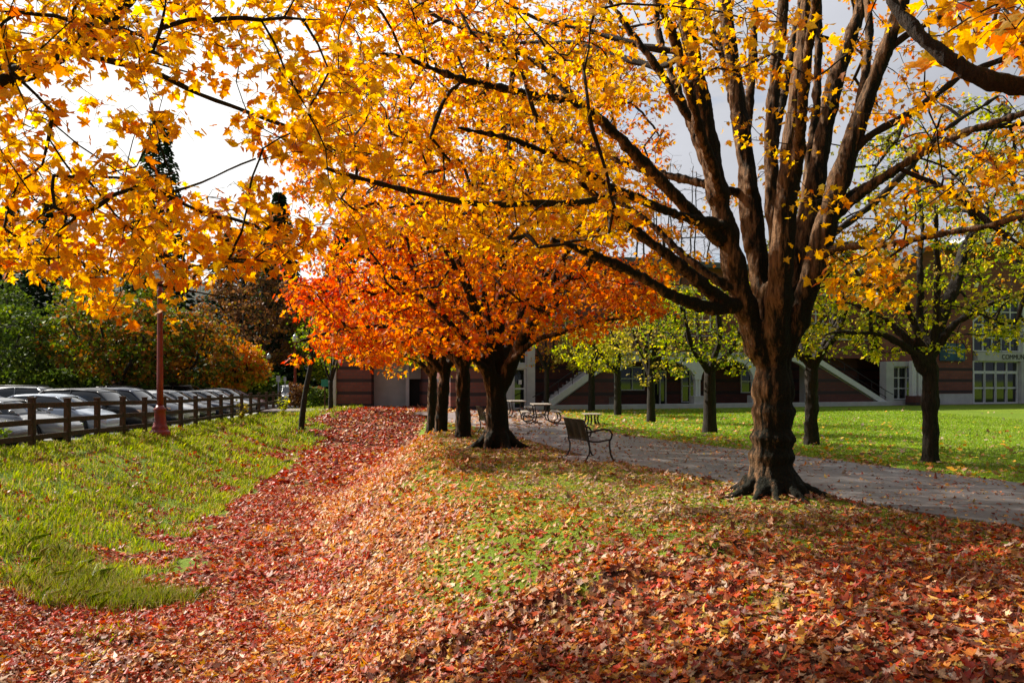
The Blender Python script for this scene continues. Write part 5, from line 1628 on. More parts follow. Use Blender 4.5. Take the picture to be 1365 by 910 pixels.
picnic((1.15, 33.0, .012), R(3), 'picnic table with curved pipe legs nearest the path on the paved forecourt')
picnic((.2, 38.2, .012), R(6), 'picnic table farther back, partly hidden behind the forked maple trunk')
root = empty('backless_bench', (3.05, 31.6, 0), R(2))
tag(root, 'short backless slatted bench with curved dark legs standing on the lawn edge', 'bench')
mb = MB()
for k in range(5): mb.box(((k - 2) * .125, 0, .42), (.115, 1.1, .035))
mb.build('seat', M['slat'], root, bevel=.005)
for sx, sy in ((-1, -1), (-.35, -1), (.35, -1), (1, -1), (-1, 1), (1, 1)):
    mb = MB(); mb.tube([(sx * .20, sy * .42, .40), (sx * .17, sy * .42, .28), (sx * .19, sy * .42, .14), (sx * .25, sy * .42, .02), (sx * .28, sy * .42, .0)], .030, 7)
    mb.build('leg', M['iron'], root)

# ------------------------------------------------------------------ signs beyond the fence
M['galv'] = simple('galvanised_post', (.42, .43, .43), .45, .6)
M['sign_back'] = simple('sign_sheet_metal', (.55, .56, .56), .5, .3)
M['sign_green'] = simple('green_sign_paint', (.02, .22, .13), .45)
def post_sign(px, Y, h, label, wd=.3, hh=.45, m='sign_back', plate=True, post='galv'):
    x = (px - HX) / FPX * Y
    z0 = float(terr(x, Y, False)) if x > fence_x(Y) else LOT_Z
    root = empty('sign_post', (x, Y, z0)); tag(root, label, 'sign', 'sign posts near the fence end')
    mb = MB(); mb.box((0, 0, h / 2 - .1), (.07, .07, h + .2)); mb.build('post', M[post], root)
    if plate:
        mb = MB(); mb.box((0, -.045, h - hh / 2), (wd, .012, hh)); mb.build('sign_plate', M[m], root, bevel=.004)
post_sign(371, 62, 2.4, 'pale sign post with small plate, leftmost of three near the fence end')
post_sign(380, 60, 2.3, 'plain grey post in the middle of three near the fence end', .2, .3)
post_sign(386.5, 58, 1.9, 'short grey post, rightmost of three near the fence end', .16, .25)
post_sign(433, 49.2, 1.85, 'low green sign on a timber post by the walkway end of the ditch', .42, .42, 'sign_green', post='wood')
mb = MB()
root = empty('tree_stump', (-7.9, 28.9, -1.0))
tag(root, 'pair of dark cut stumps low on the grassy bank', 'stump')
g1 = float(terr(-8.3, 30.5)) ; g2 = float(terr(-8.85, 29.2))
mb.lathe([(.17, -.2), (.15, .02), (.14, .14), (.0, .15)], (-8.3 + 7.9, 30.5 - 28.9, g1 + 1.0), 12)
mb.build('stump', M['bark2'], root)
mb = MB(); mb.lathe([(.12, -.2), (.10, .0), (.09, .10), (.0, .105)], (-8.85 + 7.9, 29.2 - 28.9, g2 + 1.0), 12)
mb.build('stump', M['bark2'], root)

# ------------------------------------------------------------------ the brick building
def brick_mat(name, col1, col2, mortar, stripes=False, bw=.40, bh=.2):
    m, t, b = mat(name)
    b.inputs['Roughness'].default_value = .85
    c = N(t, 'ShaderNodeTexCoord'); s = N(t, 'ShaderNodeSeparateXYZ'); k = N(t, 'ShaderNodeCombineXYZ')
    t.links.new(c.outputs['Object'], s.inputs[0])
    ad = N(t, 'ShaderNodeMath', operation='ADD'); t.links.new(s.outputs['X'], ad.inputs[0]); t.links.new(s.outputs['Y'], ad.inputs[1])
    t.links.new(ad.outputs[0], k.inputs['X']); t.links.new(s.outputs['Z'], k.inputs['Y'])
    br = N(t, 'ShaderNodeTexBrick')
    br.inputs['Scale'].default_value = 1; br.inputs['Brick Width'].default_value = bw; br.inputs['Row Height'].default_value = bh
    br.inputs['Mortar Size'].default_value = .018
    br.inputs['Color1'].default_value = (*col1, 1); br.inputs['Color2'].default_value = (*col2, 1); br.inputs['Mortar'].default_value = (*mortar, 1)
    t.links.new(k.outputs[0], br.inputs['Vector'])
    n = N(t, 'ShaderNodeTexNoise'); n.inputs['Scale'].default_value = .8; n.inputs['Detail'].default_value = 7
    t.links.new(c.outputs['Object'], n.inputs['Vector'])
    mr_ = N(t, 'ShaderNodeMapRange'); mr_.inputs['To Min'].default_value = .7; mr_.inputs['To Max'].default_value = 1.25
    t.links.new(n.outputs['Fac'], mr_.inputs['Value'])
    mu = N(t, 'ShaderNodeVectorMath', operation='SCALE'); t.links.new(br.outputs['Color'], mu.inputs[0]); t.links.new(mr_.outputs[0], mu.inputs['Scale'])
    last = mu.outputs['Vector']
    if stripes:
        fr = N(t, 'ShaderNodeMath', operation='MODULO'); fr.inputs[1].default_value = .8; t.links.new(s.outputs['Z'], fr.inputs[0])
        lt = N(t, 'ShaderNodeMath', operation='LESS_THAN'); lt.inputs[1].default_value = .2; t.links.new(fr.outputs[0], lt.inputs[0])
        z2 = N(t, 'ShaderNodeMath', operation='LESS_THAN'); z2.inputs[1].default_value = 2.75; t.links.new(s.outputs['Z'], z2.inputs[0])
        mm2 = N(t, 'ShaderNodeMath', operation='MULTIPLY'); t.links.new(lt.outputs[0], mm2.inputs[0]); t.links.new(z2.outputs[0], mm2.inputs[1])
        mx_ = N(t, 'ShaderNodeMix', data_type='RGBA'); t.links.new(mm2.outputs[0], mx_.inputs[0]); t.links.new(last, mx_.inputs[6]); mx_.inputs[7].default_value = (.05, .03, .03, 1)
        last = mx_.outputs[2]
    t.links.new(last, b.inputs['Base Color'])
    bp = N(t, 'ShaderNodeBump'); bp.inputs['Strength'].default_value = .5; bp.inputs['Distance'].default_value = .01
    t.links.new(br.outputs['Fac'], bp.inputs['Height']); bp.invert = True
    t.links.new(bp.outputs['Normal'], b.inputs['Normal'])
    return m
M['brick'] = brick_mat('red_brick', (.30, .085, .058), (.22, .062, .045), (.15, .085, .07))
M['brick_s'] = brick_mat('striped_red_brick', (.27, .085, .062), (.21, .065, .048), (.14, .08, .07), True)
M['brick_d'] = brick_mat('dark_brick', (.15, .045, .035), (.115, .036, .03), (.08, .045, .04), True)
M['conc'] = simple('pale_concrete', (.52, .51, .49), .75, 0, .15, 1.5, .2)
M['white'] = simple('white_metal_frame', (.72, .72, .72), .5, 0, .06)
M['win'] = simple('window_glass', (.015, .017, .018), .04, 0, .2, .6, spec=1.0)
M['roofm'] = simple('grey_roofing', (.10, .105, .12), .6, .3, .2, .6)
M['darkin'] = simple('dark_opening', (.012, .011, .01), .8)
M['rail'] = simple('handrail_iron', (.03, .025, .025), .5, .4)

def window(parent, u0, u1, z0, z1, y, nx, nz, fw=.07, m='white', name='window', top=None):
    """frame mesh + pane sub-part; top: optional second top height at u0 (sloping head)"""
    mb = MB()
    zt0 = z1 if top is None else top
    def head(u): return zt0 + (z1 - zt0) * min(1, max(0, (u - u0) / (u1 - u0)))
    for i in range(nx + 1):
        u = u0 + (u1 - u0) * i / nx
        mb.box((u, y, (z0 + head(u)) / 2), (fw, .09, head(u) - z0 + fw * .8))
    for j in range(nz + 1):
        z = z0 + (z1 - z0) * j / nz
        us = u0
        if top is not None and z > zt0: us = u0 + (u1 - u0) * (z - zt0) / max(1e-6, z1 - zt0)
        if u1 - us > .1: mb.box(((us + u1) / 2, y + .004, z), (u1 - us, .08, fw))
    if top is not None: mb.beam((u0, y + .002, zt0), (u1, y + .002, z1), .085, fw * 1.3)
    o = mb.build(name, M[m], parent)
    mb = MB()
    if top is None: mb.box(((u0 + u1) / 2, y + .06, (z0 + z1) / 2), (u1 - u0 - .01, .02, z1 - z0 - .01))
    else: mb.prism([(u0, z0), (u1, z0), (u1, z1), (u0, zt0)], .02, 'y', y + .05)
    mb.build('pane', M['win'], o)
    return o
def text(body, size, loc, parent, m, extrude=.01, align='LEFT', name='lettering', rz=0):
    cu = bpy.data.curves.new(name, 'FONT'); cu.body = body; cu.size = size; cu.extrude = extrude; cu.align_x = align
    cu.materials.append(m)
    tmp = bpy.data.objects.new(name, cu); COL.objects.link(tmp)
    dg = bpy.context.evaluated_depsgraph_get(); dg.update()
    me = bpy.data.meshes.new_from_object(tmp.evaluated_get(dg))
    bpy.data.objects.remove(tmp)
    if len(me.materials) == 0: me.materials.append(m)
    o = bpy.data.objects.new(name, me); COL.objects.link(o); o.parent = parent
    o.location = loc; o.rotation_euler = (R(90), 0, rz)
    return o

BRZ = math.atan2(.344, .939)
def main_building():
    root = empty('community_building', (.78, 49, 0), BRZ)
    tag(root, 'long two storey red brick building with arcade, stair walls and glazed entrance across the lawn', 'building')
    def P_(name, m, fn, bevel=0):
        mb = MB(); fn(mb); return mb.build(name, M[m], root, bevel=bevel)
    # --- walls
    P_('wall', 'brick', lambda q: q.prism([(-4.6, 3.25), (26.0, 3.25), (26.0, 8.9), (-4.6, 8.9)], 14, 'y', 0))            # upper storey
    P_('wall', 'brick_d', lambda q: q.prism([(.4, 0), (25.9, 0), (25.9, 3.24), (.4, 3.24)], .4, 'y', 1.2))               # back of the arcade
    P_('wall', 'brick_s', lambda q: q.prism([(-4.6, 0), (-1.3, 0), (-1.3, 3.24), (-4.6, 3.24)], 13, 'y', 0))
    # entrance hall block to the right
    P_('wall', 'brick', lambda q: q.prism([(26.0, 0), (26.0, 2.9), (34.45, 2.9), (34.45, 5.9), (37.2, 7.75), (56, 7.75), (56, 11.2), (30, 11.2), (26.002, 9.0), (26.002, 0)], .4, 'y', -1.0)
       if False else [q.prism([(26.0, 3.0), (34.4, 3.0), (34.4, 11.0), (30.0, 11.0), (26.0, 8.9)], .35, 'y', -1.0),
                      q.prism([(34.4, 6.05), (37.2, 7.75), (56, 7.75), (56, 11.0), (34.402, 11.0)], .35, 'y', -1.0)])
    P_('wall', 'brick_s', lambda q: q.prism([(30.2, .75), (34.4, .75), (34.4, 2.998), (30.2, 2.998)], .35, 'y', -1.0))
    P_('plinth', 'conc', lambda q: q.prism([(30.2, 0), (34.4, 0), (34.4, .748), (30.2, .748)], .37, 'y', -1.03))
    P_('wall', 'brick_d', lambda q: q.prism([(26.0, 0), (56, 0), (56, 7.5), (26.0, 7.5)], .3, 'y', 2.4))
    P_('wall', 'brick', lambda q: q.prism([(56, 0), (56.3, 0), (56.3, 11), (56, 11)], 14, 'y', -1.0))
    # --- roof
    P_('roof', 'roofm', lambda q: [q.prism([(-5.2, 8.9), (26.2, 8.9), (26.2, 9.25), (-5.2, 9.25)], 15.4, 'y', -.7)])
    P_('roof', 'roofm', lambda q: [q.beam((26.0, 6, 9.4), (30.2, 6, 11.3), 15.6, .3), q.box((43.4, 6, 11.2), (26.4, 15.6, .36))])
    # curved rooflight
    P_('roof_light', 'white', lambda q: q.prism([(38 + 3 * math.cos(a), 11.35 + 1.4 * math.sin(a)) for a in np.linspace(0, math.pi, 14)], 6, 'y', 1))
    # --- arcade: white arches on slim columns
    cols = [5.0, 10.9, 15.2, 19.7]
    def arches(q):
        zt, th, zs = 3.2, .30, 1.75
        for a, b in zip(cols[:-1], cols[1:]):
            # spandrel with an arch cut out
            c = (a + b) / 2; r = (b - a) / 2 - .22
            rz_ = min(r, zt - zs - .18)
            pts = [(c + r * math.cos(t), zs + rz_ * math.sin(t)) for t in np.linspace(0, math.pi, 17)]
            for i in range(16):
                (x0, z0), (x1, z1) = pts[i], pts[i + 1]
                q.prism([(x1, z1), (x0, z0), (x0, zt), (x1, zt)], th, 'y', -1.6)
            q.prism([(a, zs), (c - r, zs), (c - r, zt), (a, zt)], th, 'y', -1.6)
            q.prism([(c + r, zs), (b, zs), (b, zt), (c + r, zt)], th, 'y', -1.6)
    P_('arch', 'white', arches)
    for u in cols:
        P_('column', 'white', lambda q: [q.box((u - .12, -1.45, 1.25), (.11, .26, 2.6)), q.box((u + .12, -1.45, 1.25), (.11, .26, 2.6)), q.box((u, -1.43, 1.9), (.16, .2, 2.5))])
        P_('column_base', 'conc', lambda q: q.box((u, -1.45, .36), (.75, .6, .78)), .02)
    P_('balcony_slab', 'conc', lambda q: q.box((12.4, -.72, 3.35), (15.6, 1.85, .22)), .02)
    P_('balcony_parapet', 'brick', lambda q: q.box((12.4, -1.5, 3.95), (15.6, .22, .98)))
    P_('kerb_wall', 'conc', lambda q: q.box((12.9, -1.85, .13), (26, .25, .30)), .02)
    # --- two stairs rising to the balcony
    for s0, s1, rail_name in ((.5, 5.0, 1), (25.6, 19.8, -1)):
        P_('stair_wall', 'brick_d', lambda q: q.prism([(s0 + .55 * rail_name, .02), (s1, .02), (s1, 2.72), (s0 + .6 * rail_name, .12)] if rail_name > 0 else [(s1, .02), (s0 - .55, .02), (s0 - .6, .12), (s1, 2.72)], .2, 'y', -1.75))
        P_('stair_stringer', 'white', lambda q: q.beam((s0, -1.72, .12), (s1, -1.72, 3.05), .26, .34))
        def steps(q):
            n = 17
            for i in range(n):
                k = (i + .5) / n
                q.box((s0 + (s1 - s0) * k, -.85, 3.3 * k / 2), (abs(s1 - s0) / n + .01, 1.5, 3.3 * k))
        P_('steps', 'conc', steps)
        def hr(q):
            for yy in (-1.72,):
                q.tube([(s0 - .7 * rail_name, yy, .75), (s0 - .1 * rail_name, yy, 1.0), (s1, yy, 3.05 + .95)], .028, 6)
                q.tube([(s0 - .1 * rail_name, yy, .55), (s1, yy, 3.05 + .5)], .02, 6)
                for i in range(6):
                    k = i / 5
                    q.tube([(s0 + (s1 - s0) * k, yy, .12 + 2.93 * k), (s0 + (s1 - s0) * k, yy, 1.0 + 3.0 * k)], .02, 6)
        P_('handrail', 'rail', hr)
    P_('stair_landing', 'conc', lambda q: [q.box((4.99, -.8, 3.12), (.3, 1.6, .2))])
    # --- left entry in pale concrete
    P_('entry_surround', 'conc', lambda q: [q.box((-1.1, -.12, 2.1), (.42, .6, 4.3)), q.box((.22, -.12, 2.1), (.5, .6, 4.3)), q.box((-.45, -.10, 3.9), (.9, .5, .7)), q.box((-.45, -.10, 2.55), (.9, .5, .26))])
    window(root, -.86, -.04, 2.72, 3.5, -.2, 2, 1, .06)
    d = window(root, -.8, -.1, .06, 2.38, -.2, 1, 2, .09, name='door')
    P_('notice', 'white', lambda q: q.box((-.42, -.262, 1.6), (.2, .01, .26)))
    # --- arcade windows and doors
    window(root, 6.9, 8.6, 1.1, 2.55, 1.12, 2, 2)
    window(root, 8.9, 10.2, .1, 2.3, 1.12, 3, 1)
    window(root, 11.4, 12.6, .3, 2.4, 1.12, 2, 2)
    window(root, 16.0, 17.6, .9, 2.4, 1.12, 2, 2)
    P_('vending_box', 'roofm', lambda q: q.box((5.9, .9, .55), (.6, .5, 1.1)), .02)
    # --- upper windows
    for u in (-3.6, 1.4, 6.2, 11, 15.8, 20.6):
        window(root, u, u + 1.8, 4.9, 6.9, -.03, 3, 3, .06)
    P_('cornice', 'conc', lambda q: [q.box((10.7, -.06, 7.6), (30.5, .16, .22)), q.box((10.7, -.05, 4.55), (30.5, .14, .12))])
    # --- window bay with concrete surround, between stair and striped brick
    P_('bay_surround', 'conc', lambda q: [q.box((26.3, -1.15, 1.5), (.66, .6, 3.0)), q.box((29.85, -1.15, 1.5), (.7, .6, 3.0)), q.box((28.05, -1.12, 2.85), (2.9, .5, .34)), q.box((28.05, -1.12, .17), (2.9, .5, .34))])
    window(root, 26.7, 29.4, .42, 2.62, -1.1, 4, 3, .07)
    for u in (28.0, 28.55):
        P_('column', 'white', lambda q: [q.box((u, -1.75, 1.55), (.36, .3, 3.0)), q.box((u, -1.92, 1.9), (.08, .06, 2.0))])
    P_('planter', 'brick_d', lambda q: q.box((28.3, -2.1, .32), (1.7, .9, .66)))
    # --- glazed entrance
    window(root, 34.46, 37.2, 3.86, 7.7, -1.0, 3, 4, .08, top=6.0)
    window(root, 37.2, 39.0, 3.86, 7.7, -1.0, 2, 4, .08)
    window(root, 39.45, 47.8, 3.86, 7.7, -1.0, 8, 4, .08)
    P_('column', 'white', lambda q: q.box((39.22, -1.1, 5.75), (.36, .42, 4.2)))
    P_('column', 'conc', lambda q: q.box((39.22, -1.06, 1.55), (.62, .5, 3.1)))
    P_('lintel', 'conc', lambda q: q.box((41.3, -1.06, 3.45), (13.4, .42, .66)), .01)
    text('COMMUNITY CENTER', .50, (36.95, -1.285, 3.27), root, M['trim'], .012)
    window(root, 34.46, 38.85, 2.36, 3.08, -1.0, 4, 1, .08)
    for k in range(4):
        u = 34.48 + k * 1.09
        dd = window(root, u, u + 1.05, .05, 2.26, -1.0, 1, 2, .12, name='door')
        mb = MB(); mb.tube([(u + .84, -1.08, .95), (u + .84, -1.12, 1.0), (u + .84, -1.12, 1.25), (u + .84, -1.08, 1.3)], .012, 6)
        mb.build('handle', M['trim'], dd)
    window(root, 39.6, 47.8, .05, 3.08, -1.0, 7, 3, .09)
    P_('wall', 'brick', lambda q: q.prism([(48, 0), (56, 0), (56, 7.748), (48, 7.748)], .35, 'y', -1.0))
    # --- wall sign
    sg = P_('wall_sign', 'sign_blue', lambda q: q.box((32.35, -1.09, 3.72), (2.35, .08, 1.25)), .01)
    text('ISSAQUAH', .20, (32.35, -1.14, 4.06), sg, M['white'], .004, 'CENTER')
    text('COMMUNITY CENTER', .185, (32.35, -1.14, 3.84), sg, M['white'], .004, 'CENTER')
    text('RAINIER BLVD', .15, (32.35, -1.14, 3.62), sg, M['white'], .004, 'CENTER')
    mb = MB()
    for k in range(4): mb.prism([(33.0 + k * .09, 3.36), (33.09 + k * .09, 3.36), (33.045 + k * .09, 3.46)], .006, 'y', -1.142)
    mb.box((33.18, -1.139, 3.27), (.36, .006, .03))
    mb.build('logo', M['white'], sg)
    return root
M['sign_blue'] = simple('blue_sign_panel', (.008, .07, .14), .5, 0, .5, 1.0)
main_building()

def brick_wing():
    Y = 53.0
    root = empty('brick_wing', (-10, Y, 0), R(2))
    tag(root, 'low brick wing with striped wall and grey concrete entrance behind the head of the ditch', 'building')
    def P_(name, m, fn, bevel=0):
        mb = MB(); fn(mb); return mb.build(name, M[m], root, bevel=bevel)
    P_('wall', 'brick_s', lambda q: q.prism([(-1.25, 0), (.95, 0), (.95, 4.6), (-1.25, 4.6)], 8, 'y', 0))
    P_('wall', 'conc', lambda q: [q.box((2.1, 1.1, 2.3), (2.2, .3, 4.6)), q.box((4.3, 1.1, 3.2), (2.2, .3, 2.8)), q.box((5.6, 1.0, 2.3), (.4, .5, 4.6))])
    P_('doorway', 'darkin', lambda q: q.box((4.3, 1.35, .9), (2.2, .2, 1.82)))
    P_('wall', 'brick_s', lambda q: q.prism([(5.8, 0), (12, 0), (12, 4.6), (5.8, 4.6)], 8, 'y', 1.2))
    P_('pillar', 'conc', lambda q: q.box((3.25, .35, 2.3), (.22, .22, 4.6)))
    P_('pillar', 'conc', lambda q: q.box((-1.38, -.1, 2.1), (.22, .25, 4.3)))
    P_('roof', 'roofm', lambda q: q.box((5.3, 4, 4.75), (14, 9.6, .3)))
    P_('canopy', 'darkin', lambda q: q.box((3.6, .2, 3.3), (5.2, 1.8, .25)))
    window(root, 6.6, 8.0, .7, 2.1, 1.15, 2, 1)
brick_wing()

# ------------------------------------------------------------------ fallen leaves and grass: built as real leaves and blades
def bare_ground(X, Y, dens_fn, n):
    keep = rng.uniform(0, 1, n) < dens_fn(X, Y)
    return X[keep], Y[keep]
def normals(X, Y, e_=.06):
    dx = (terr(X + e_, Y) - terr(X - e_, Y)) / (2 * e_); dy = (terr(X, Y + e_) - terr(X, Y - e_)) / (2 * e_)
    n = np.stack([-dx, -dy, np.ones_like(dx)], 1); return unit(n)
GP = {
 'deep': ([(.60, .05, .015), (.40, .035, .014), (.66, .09, .018), (.24, .05, .025), (.66, .20, .03), (.64, .36, .22)], [.26, .2, .22, .14, .10, .08]),
 'warm': ([(.80, .27, .03), (.84, .40, .05), (.70, .15, .03), (.74, .44, .24), (.80, .46, .10), (.42, .08, .03)], [.22, .18, .2, .2, .08, .12]),
 'tan': ([(.52, .34, .22), (.60, .42, .30), (.44, .24, .14), (.64, .30, .10), (.66, .44, .10), (.40, .12, .05)], [.22, .18, .18, .18, .14, .1]),
 'dark': ([(.34, .09, .035), (.22, .06, .03), (.45, .11, .03), (.50, .28, .16), (.58, .10, .02), (.76, .42, .05)], [.26, .24, .18, .16, .12, .04])}
PAL.update(GP)
def leaf_zone(X, Y):
    """0 deep red, 1 warm, 2 tan, 3 dark: by place under the trees"""
    u = (X - foot_r(Y)) / 3.2
    n = fbm(X, Y, .7, 12) - .5
    z = np.full(len(X), 2)
    z = np.where(u < 1.15 + n, 1, z)
    z = np.where((u < .22 + n * 1.4), 0, z)
    near = (Y < 9.2 + n * 3.5 + .2 * (X > 0) * X) 
    r_ = rng.uniform(0, 1, len(X))
    z = np.where((z == 0) & (r_ > .86), 1, z)
    z = np.where(near & (r_ < .36), 3, z)
    z = np.where(near & (r_ > .36) & (r_ < .62), 0, z)
    z = np.where(near & (r_ > .62) & (r_ < .84), 1, z)
    z = np.where((X > 2.5) & (Y < 16) & (r_ < .35), 3, z)
    hm = 0
    for hx, hy, rx, ry, h in HUMPS: hm = hm + h * np.exp(-((X - hx) / rx) ** 2 - ((Y - hy) / ry) ** 2)
    z = np.where((hm > .045) & (r_ < .7), 3, z)
    j = rng.uniform(0, 1, len(X)) < .16
    return np.where(j, rng.integers(0, 4, len(X)), z)
def scatter_leaves(name, x0, x1, y0, y1, per_m2, size, detail, tilt, lift, mask=None):
    n = int((x1 - x0) * (y1 - y0) * per_m2)
    X = rng.uniform(x0, x1, n); Y = rng.uniform(y0, y1, n)
    px = HX + FPX * X / Y
    ok = (px > -160) & (px < 1530)
    X, Y = X[ok], Y[ok]
    dens = leafcover(X, Y) ** 1.15
    onp = (X > path_near_x(Y) - .02) & (X < path_far_x(Y) + .02) & (Y < 30)
    dens = np.where(onp, np.where(Y < 30, .07 + .10 * (fbm(X, Y, .8, 5) > .55), .1), dens)
    d0 = np.hypot(X - 3.73, Y - 11.8)
    dens = np.where(d0 < .45, dens * .5, dens)
    k = rng.uniform(0, 1, len(X)) < dens
    X, Y = X[k], Y[k]; onp = onp[k]
    n = len(X)
    Z = terr(X, Y)
    Z = np.where(onp, .022, Z)
    pile = leafcover(X, Y)
    N0 = normals(X, Y)
    Z = Z + .008 + rng.uniform(0, 1, n) ** 2 * lift * np.where(onp, .15, .25 + .75 * pile)
    tl = tilt * rng.uniform(.15, 1, n)[:, None] * np.where(onp, .35, 1)[:, None]
    Nn = unit(N0 + rng.normal(0, 1, (n, 3)) * tl)
    T = rng.normal(0, 1, (n, 3)); T = unit(T - Nn * (T * Nn).sum(1, keepdims=True))
    S = size * rng.uniform(.5, 1.3, n) * np.where(onp, .72, 1)
    C = np.zeros((n, 3)); zz = leaf_zone(X, Y)
    for q, nm in enumerate(('deep', 'warm', 'tan', 'dark')):
        m = zz == q; C[m] = pick(nm, m.sum(), .2)
    P = np.stack([X, Y, Z], 1) - T * (S / 2)[:, None]
    me = leaves_mesh(name, P, T, Nn, S, C, detail, curl=.45, fold=.5)
    o = link(name, me, M['litter']); tag(o, label=None, kind='stuff')
    return o, n
o1, n1_ = scatter_leaves('fallen_leaves', -9, 10, 3.6, 12.5, 860, .065, 2, .46, .035)
o2, n2_ = scatter_leaves('fallen_leaves', -14, 18, 12.5, 24, 370, .088, 1, .45, .035)
o3, n3_ = scatter_leaves('fallen_leaves', -18, 26, 24, 52, 110, .135, 0, .45, .03)
for o, lb in ((o1, 'near carpet of red, orange and tan fallen maple leaves'), (o2, 'middle carpet of orange and tan fallen leaves around the big maple'), (o3, 'far carpet of fallen leaves down the ditch and lawn')):
    o['label'] = lb; o['category'] = 'fallen leaves'

def blades(name, X, Y, h, wd, cols, lean=.35):
    n = len(X)
    Z = terr(X, Y)
    a = rng.uniform(0, 2 * math.pi, n)
    H = h * rng.uniform(.5, 1.25, n)
    ln = rng.normal(0, lean, (n, 2)) + .12
    B = np.stack([X, Y, Z - .01], 1)
    side = np.stack([np.cos(a), np.sin(a), 0 * a], 1) * (wd * rng.uniform(.6, 1.3, n) / 2)[:, None]
    mid = B + np.stack([ln[:, 0] * H * .35, ln[:, 1] * H * .35, H * .6], 1)
    tip = B + np.stack([ln[:, 0] * H, ln[:, 1] * H, H * (1 - .25 * (ln ** 2).sum(1).clip(0, 1.5))], 1)
    V = np.stack([B - side, B + side, mid + side * .75, tip, mid - side * .75], 1).reshape(-1, 3)
    F = (np.arange(n)[:, None] * 5 + np.arange(5)[None]).reshape(-1)
    me = np_mesh(name, V, F, np.full(n, 5), cols)
    return link(name, me, M['grass_blade'])
def grasscol(n, dry=.1, X=None, Y=None):
    c = np.array([(.33, .42, .025), (.45, .50, .03), (.21, .30, .018), (.54, .54, .05), (.12, .19, .014), (.52, .42, .16)])
    w_ = np.array([.28, .22, .2, .14, .16 - dry * .5, dry]); w_ = np.clip(w_, .001, 1); w_ /= w_.sum()
    q = c[rng.choice(6, n, p=w_)] * rng.normal(1, .12, (n, 1))
    if X is not None:
        k = fbm(X, Y, .6, 33)[:, None]
        q = q * (.8 + .5 * k)
    return np.clip(q, .01, .9)
# bank
n = 330000
Y = 8.5 + (53 - 8.5) * rng.uniform(0, 1, n) ** 1.5
X = rng.uniform(-17, -3.5, n)
fx, fl = fence_x(Y) - .25, foot_l(Y) + .35
lc = leafcover(X, Y)
tuft = fbm(X, Y, 1.8, 41)
ok = (X > fx) & (X < fl) & (rng.uniform(0, 1, n) > lc * 1.25) & (rng.uniform(0, 1, n) < .25 + 1.5 * (tuft - .25)) & ((HX + FPX * X / Y) > -60)
X, Y = X[ok], Y[ok]; tuft = tuft[ok]
hh = (.09 + .20 * np.clip(tuft - .35, 0, .4)) * (1 + .018 * (Y - 12))
b1 = blades('bank_grass', X, Y, 1.0, .011, grasscol(len(X), .14, X, Y), .38) if False else None
def blades_var(name, X, Y, H, W_, cols, lean):
    n = len(X); Z = terr(X, Y); a = rng.uniform(0, 2 * math.pi, n)
    H = H * rng.uniform(.5, 1.25, n); ln = rng.normal(0, lean, (n, 2)) + .1
    B = np.stack([X, Y, Z - .01], 1)
    side = np.stack([np.cos(a), np.sin(a), 0 * a], 1) * (W_ * rng.uniform(.6, 1.3, n) / 2)[:, None]
    mid = B + np.stack([ln[:, 0] * H * .35, ln[:, 1] * H * .35, H * .6], 1)
    tip = B + np.stack([ln[:, 0] * H, ln[:, 1] * H, H * (1 - .25 * (ln ** 2).sum(1).clip(0, 1.5))], 1)
    V = np.stack([B - side, B + side, mid + side * .75, tip, mid - side * .75], 1).reshape(-1, 3)
    F = (np.arange(n)[:, None] * 5 + np.arange(5)[None]).reshape(-1)
    me = np_mesh(name, V, F, np.full(n, 5), cols)
    return link(name, me, M['grass_blade'])
g = blades_var('grass', X, Y, hh, .007 + .0007 * Y, grasscol(len(X), .2, X, Y), .38)
tag(g, 'rough bright green grass covering the bank below the fence', 'grass', kind='stuff')
print('bank blades', len(X))
# tall tufts at the foot of the bank
tx, ty = [], []
for (cx, cy, r_, m) in ((-5.55, 11.55, .55, 5200), (-4.95, 11.5, .35, 2600), (-6.3, 12.3, .5, 2600), (-7.3, 13.0, .5, 2000), (-6.05, 10.7, .16, 500), (-6.3, 11.4, .5, 1600)):
    tx.append(rng.normal(cx, r_ * .8, m // 2)); ty.append(rng.normal(cy, r_ * .6, m // 2))
X = np.concatenate(tx); Y = np.concatenate(ty)
g = blades_var('grass', X, Y, np.full(len(X), .21), .008, grasscol(len(X), .3) * .72, .5)
tag(g, 'long grass tufts at the near foot of the bank', 'grass', kind='stuff')
# mown turf between ditch and path, and the lawn edge beyond the path
n = 560000
Y = 6 + 41 * rng.uniform(0, 1, n) ** 1.55
X = rng.uniform(-6, 22, n)
px = HX + FPX * X / Y
lc = leafcover(X, Y)
onp = (X > path_near_x(Y) - .03) & (X < path_far_x(Y) + .03)
ok = (X > foot_r(Y) + 1.2) & ~((Y > 28) & (X < 3.2)) & ~onp & (px < 1400) & (px > -20) & (rng.uniform(0, 1, n) > lc * .9) & (np.hypot(X - 3.73, Y - 11.8) > .9)
X, Y = X[ok], Y[ok]
g = blades_var('grass', X, Y, np.full(len(X), .042) * (1 + .02 * Y), .0045 + .0006 * Y, grasscol(len(X), .22, X, Y) * np.array([1.0, .82, 1.0]) * np.where((X > path_far_x(Y))[:, None], np.array([[.85, 1.35, .9]]), 1.0), .5)
tag(g, 'short turf among the fallen leaves beside the path', 'grass', kind='stuff')
print('turf', len(X), 'leaves', n1_, n2_, n3_)
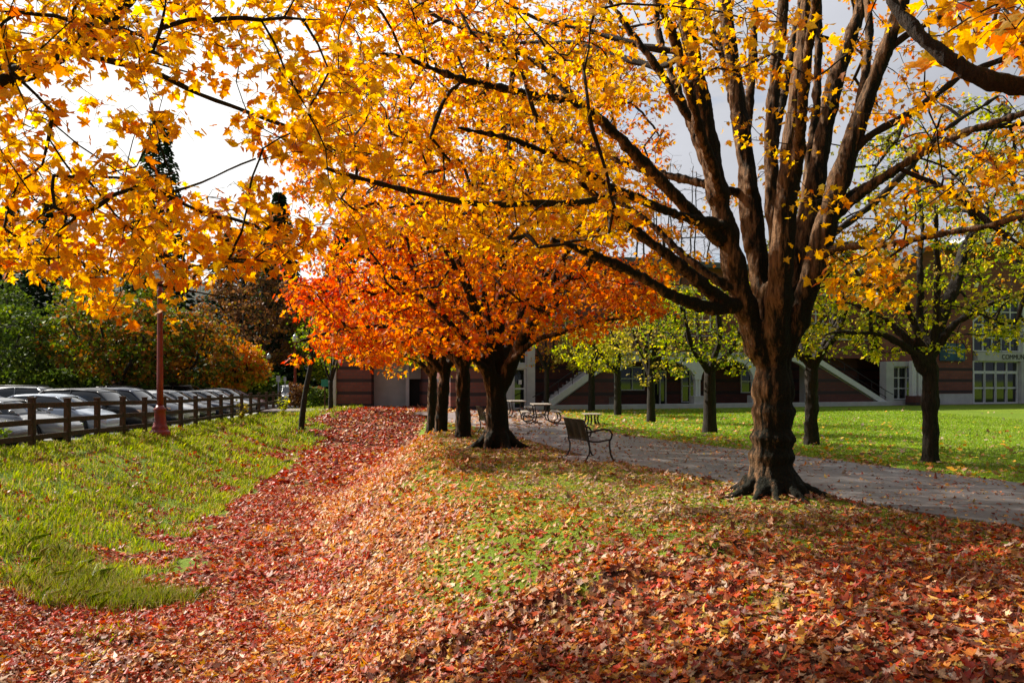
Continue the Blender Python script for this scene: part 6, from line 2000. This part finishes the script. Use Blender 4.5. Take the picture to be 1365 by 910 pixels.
# weeds by the fence
def weed(loc, h, n, label, pal='green'):
    x, y = loc; z = float(terr(x, y, False))
    root = empty('weed_plant', (x, y, z)); tag(root, label, 'plant', 'leafy weeds along the fence')
    mb = MB(); P = []; T_ = []
    for k in range(7):
        a = random.uniform(0, 6.3); hh = h * random.uniform(.6, 1)
        tip = np.array([math.cos(a) * .3 * h, math.sin(a) * .3 * h, hh])
        mb.tube([(0, 0, -.05), tuple(tip * np.array([.4, .4, .55])), tuple(tip)], [.008, .006, .003], 5)
        for q in range(n // 7):
            t = random.uniform(.15, 1); P.append(tip * np.array([t, t, t]) + rng.normal(0, .05, 3)); T_.append(np.array([math.cos(a + q), math.sin(a + q), .2]))
    mb.build('stem', M['far_bark'], root)
    P = np.array(P); T_ = np.array(T_)
    Nn = rng.normal(0, .5, (len(P), 3)); Nn[:, 2] += 1
    link('foliage', leaves_mesh('foliage', P, T_, Nn, .11 * rng.uniform(.6, 1.3, len(P)), pick(pal, len(P)), 0), M['leaf'], root)
weed((-12.5, 20.0), .8, 140, 'leafy weed against the fence at the left frame edge')
weed((-13.1, 39.8), 1.0, 160, 'tall pale weed against the fence left of the leaning tree', 'straw')
weed((-12.1, 43.5), 1.1, 170, 'tall grassy weed beside the base of the thin leaning tree', 'lime')
# loose yellow leaves on the lawn beyond the path
n = 2800
Y = rng.uniform(13, 48, n); X = path_far_x(Y) + rng.exponential(4.5, n)
ok = (HX + FPX * X / Y) < 1400
X, Y = X[ok], Y[ok]; n = len(X)
Nn = np.tile([0, 0, 1.], (n, 1)) + rng.normal(0, .35, (n, 3)); T = rng.normal(0, 1, (n, 3)); T[:, 2] *= .2
Z = terr(X, Y) + .045
o = link('fallen_leaves', leaves_mesh('fallen_leaves', np.stack([X, Y, Z], 1), T, Nn, rng.uniform(.07, .14, n), np.where(rng.uniform(0, 1, (n, 1)) < .5, pick('tan', n), pick('yellow', n)), 1), M['litter'])
tag(o, 'loose yellow and tan leaves dotted over the green lawn', 'fallen leaves', kind='stuff')
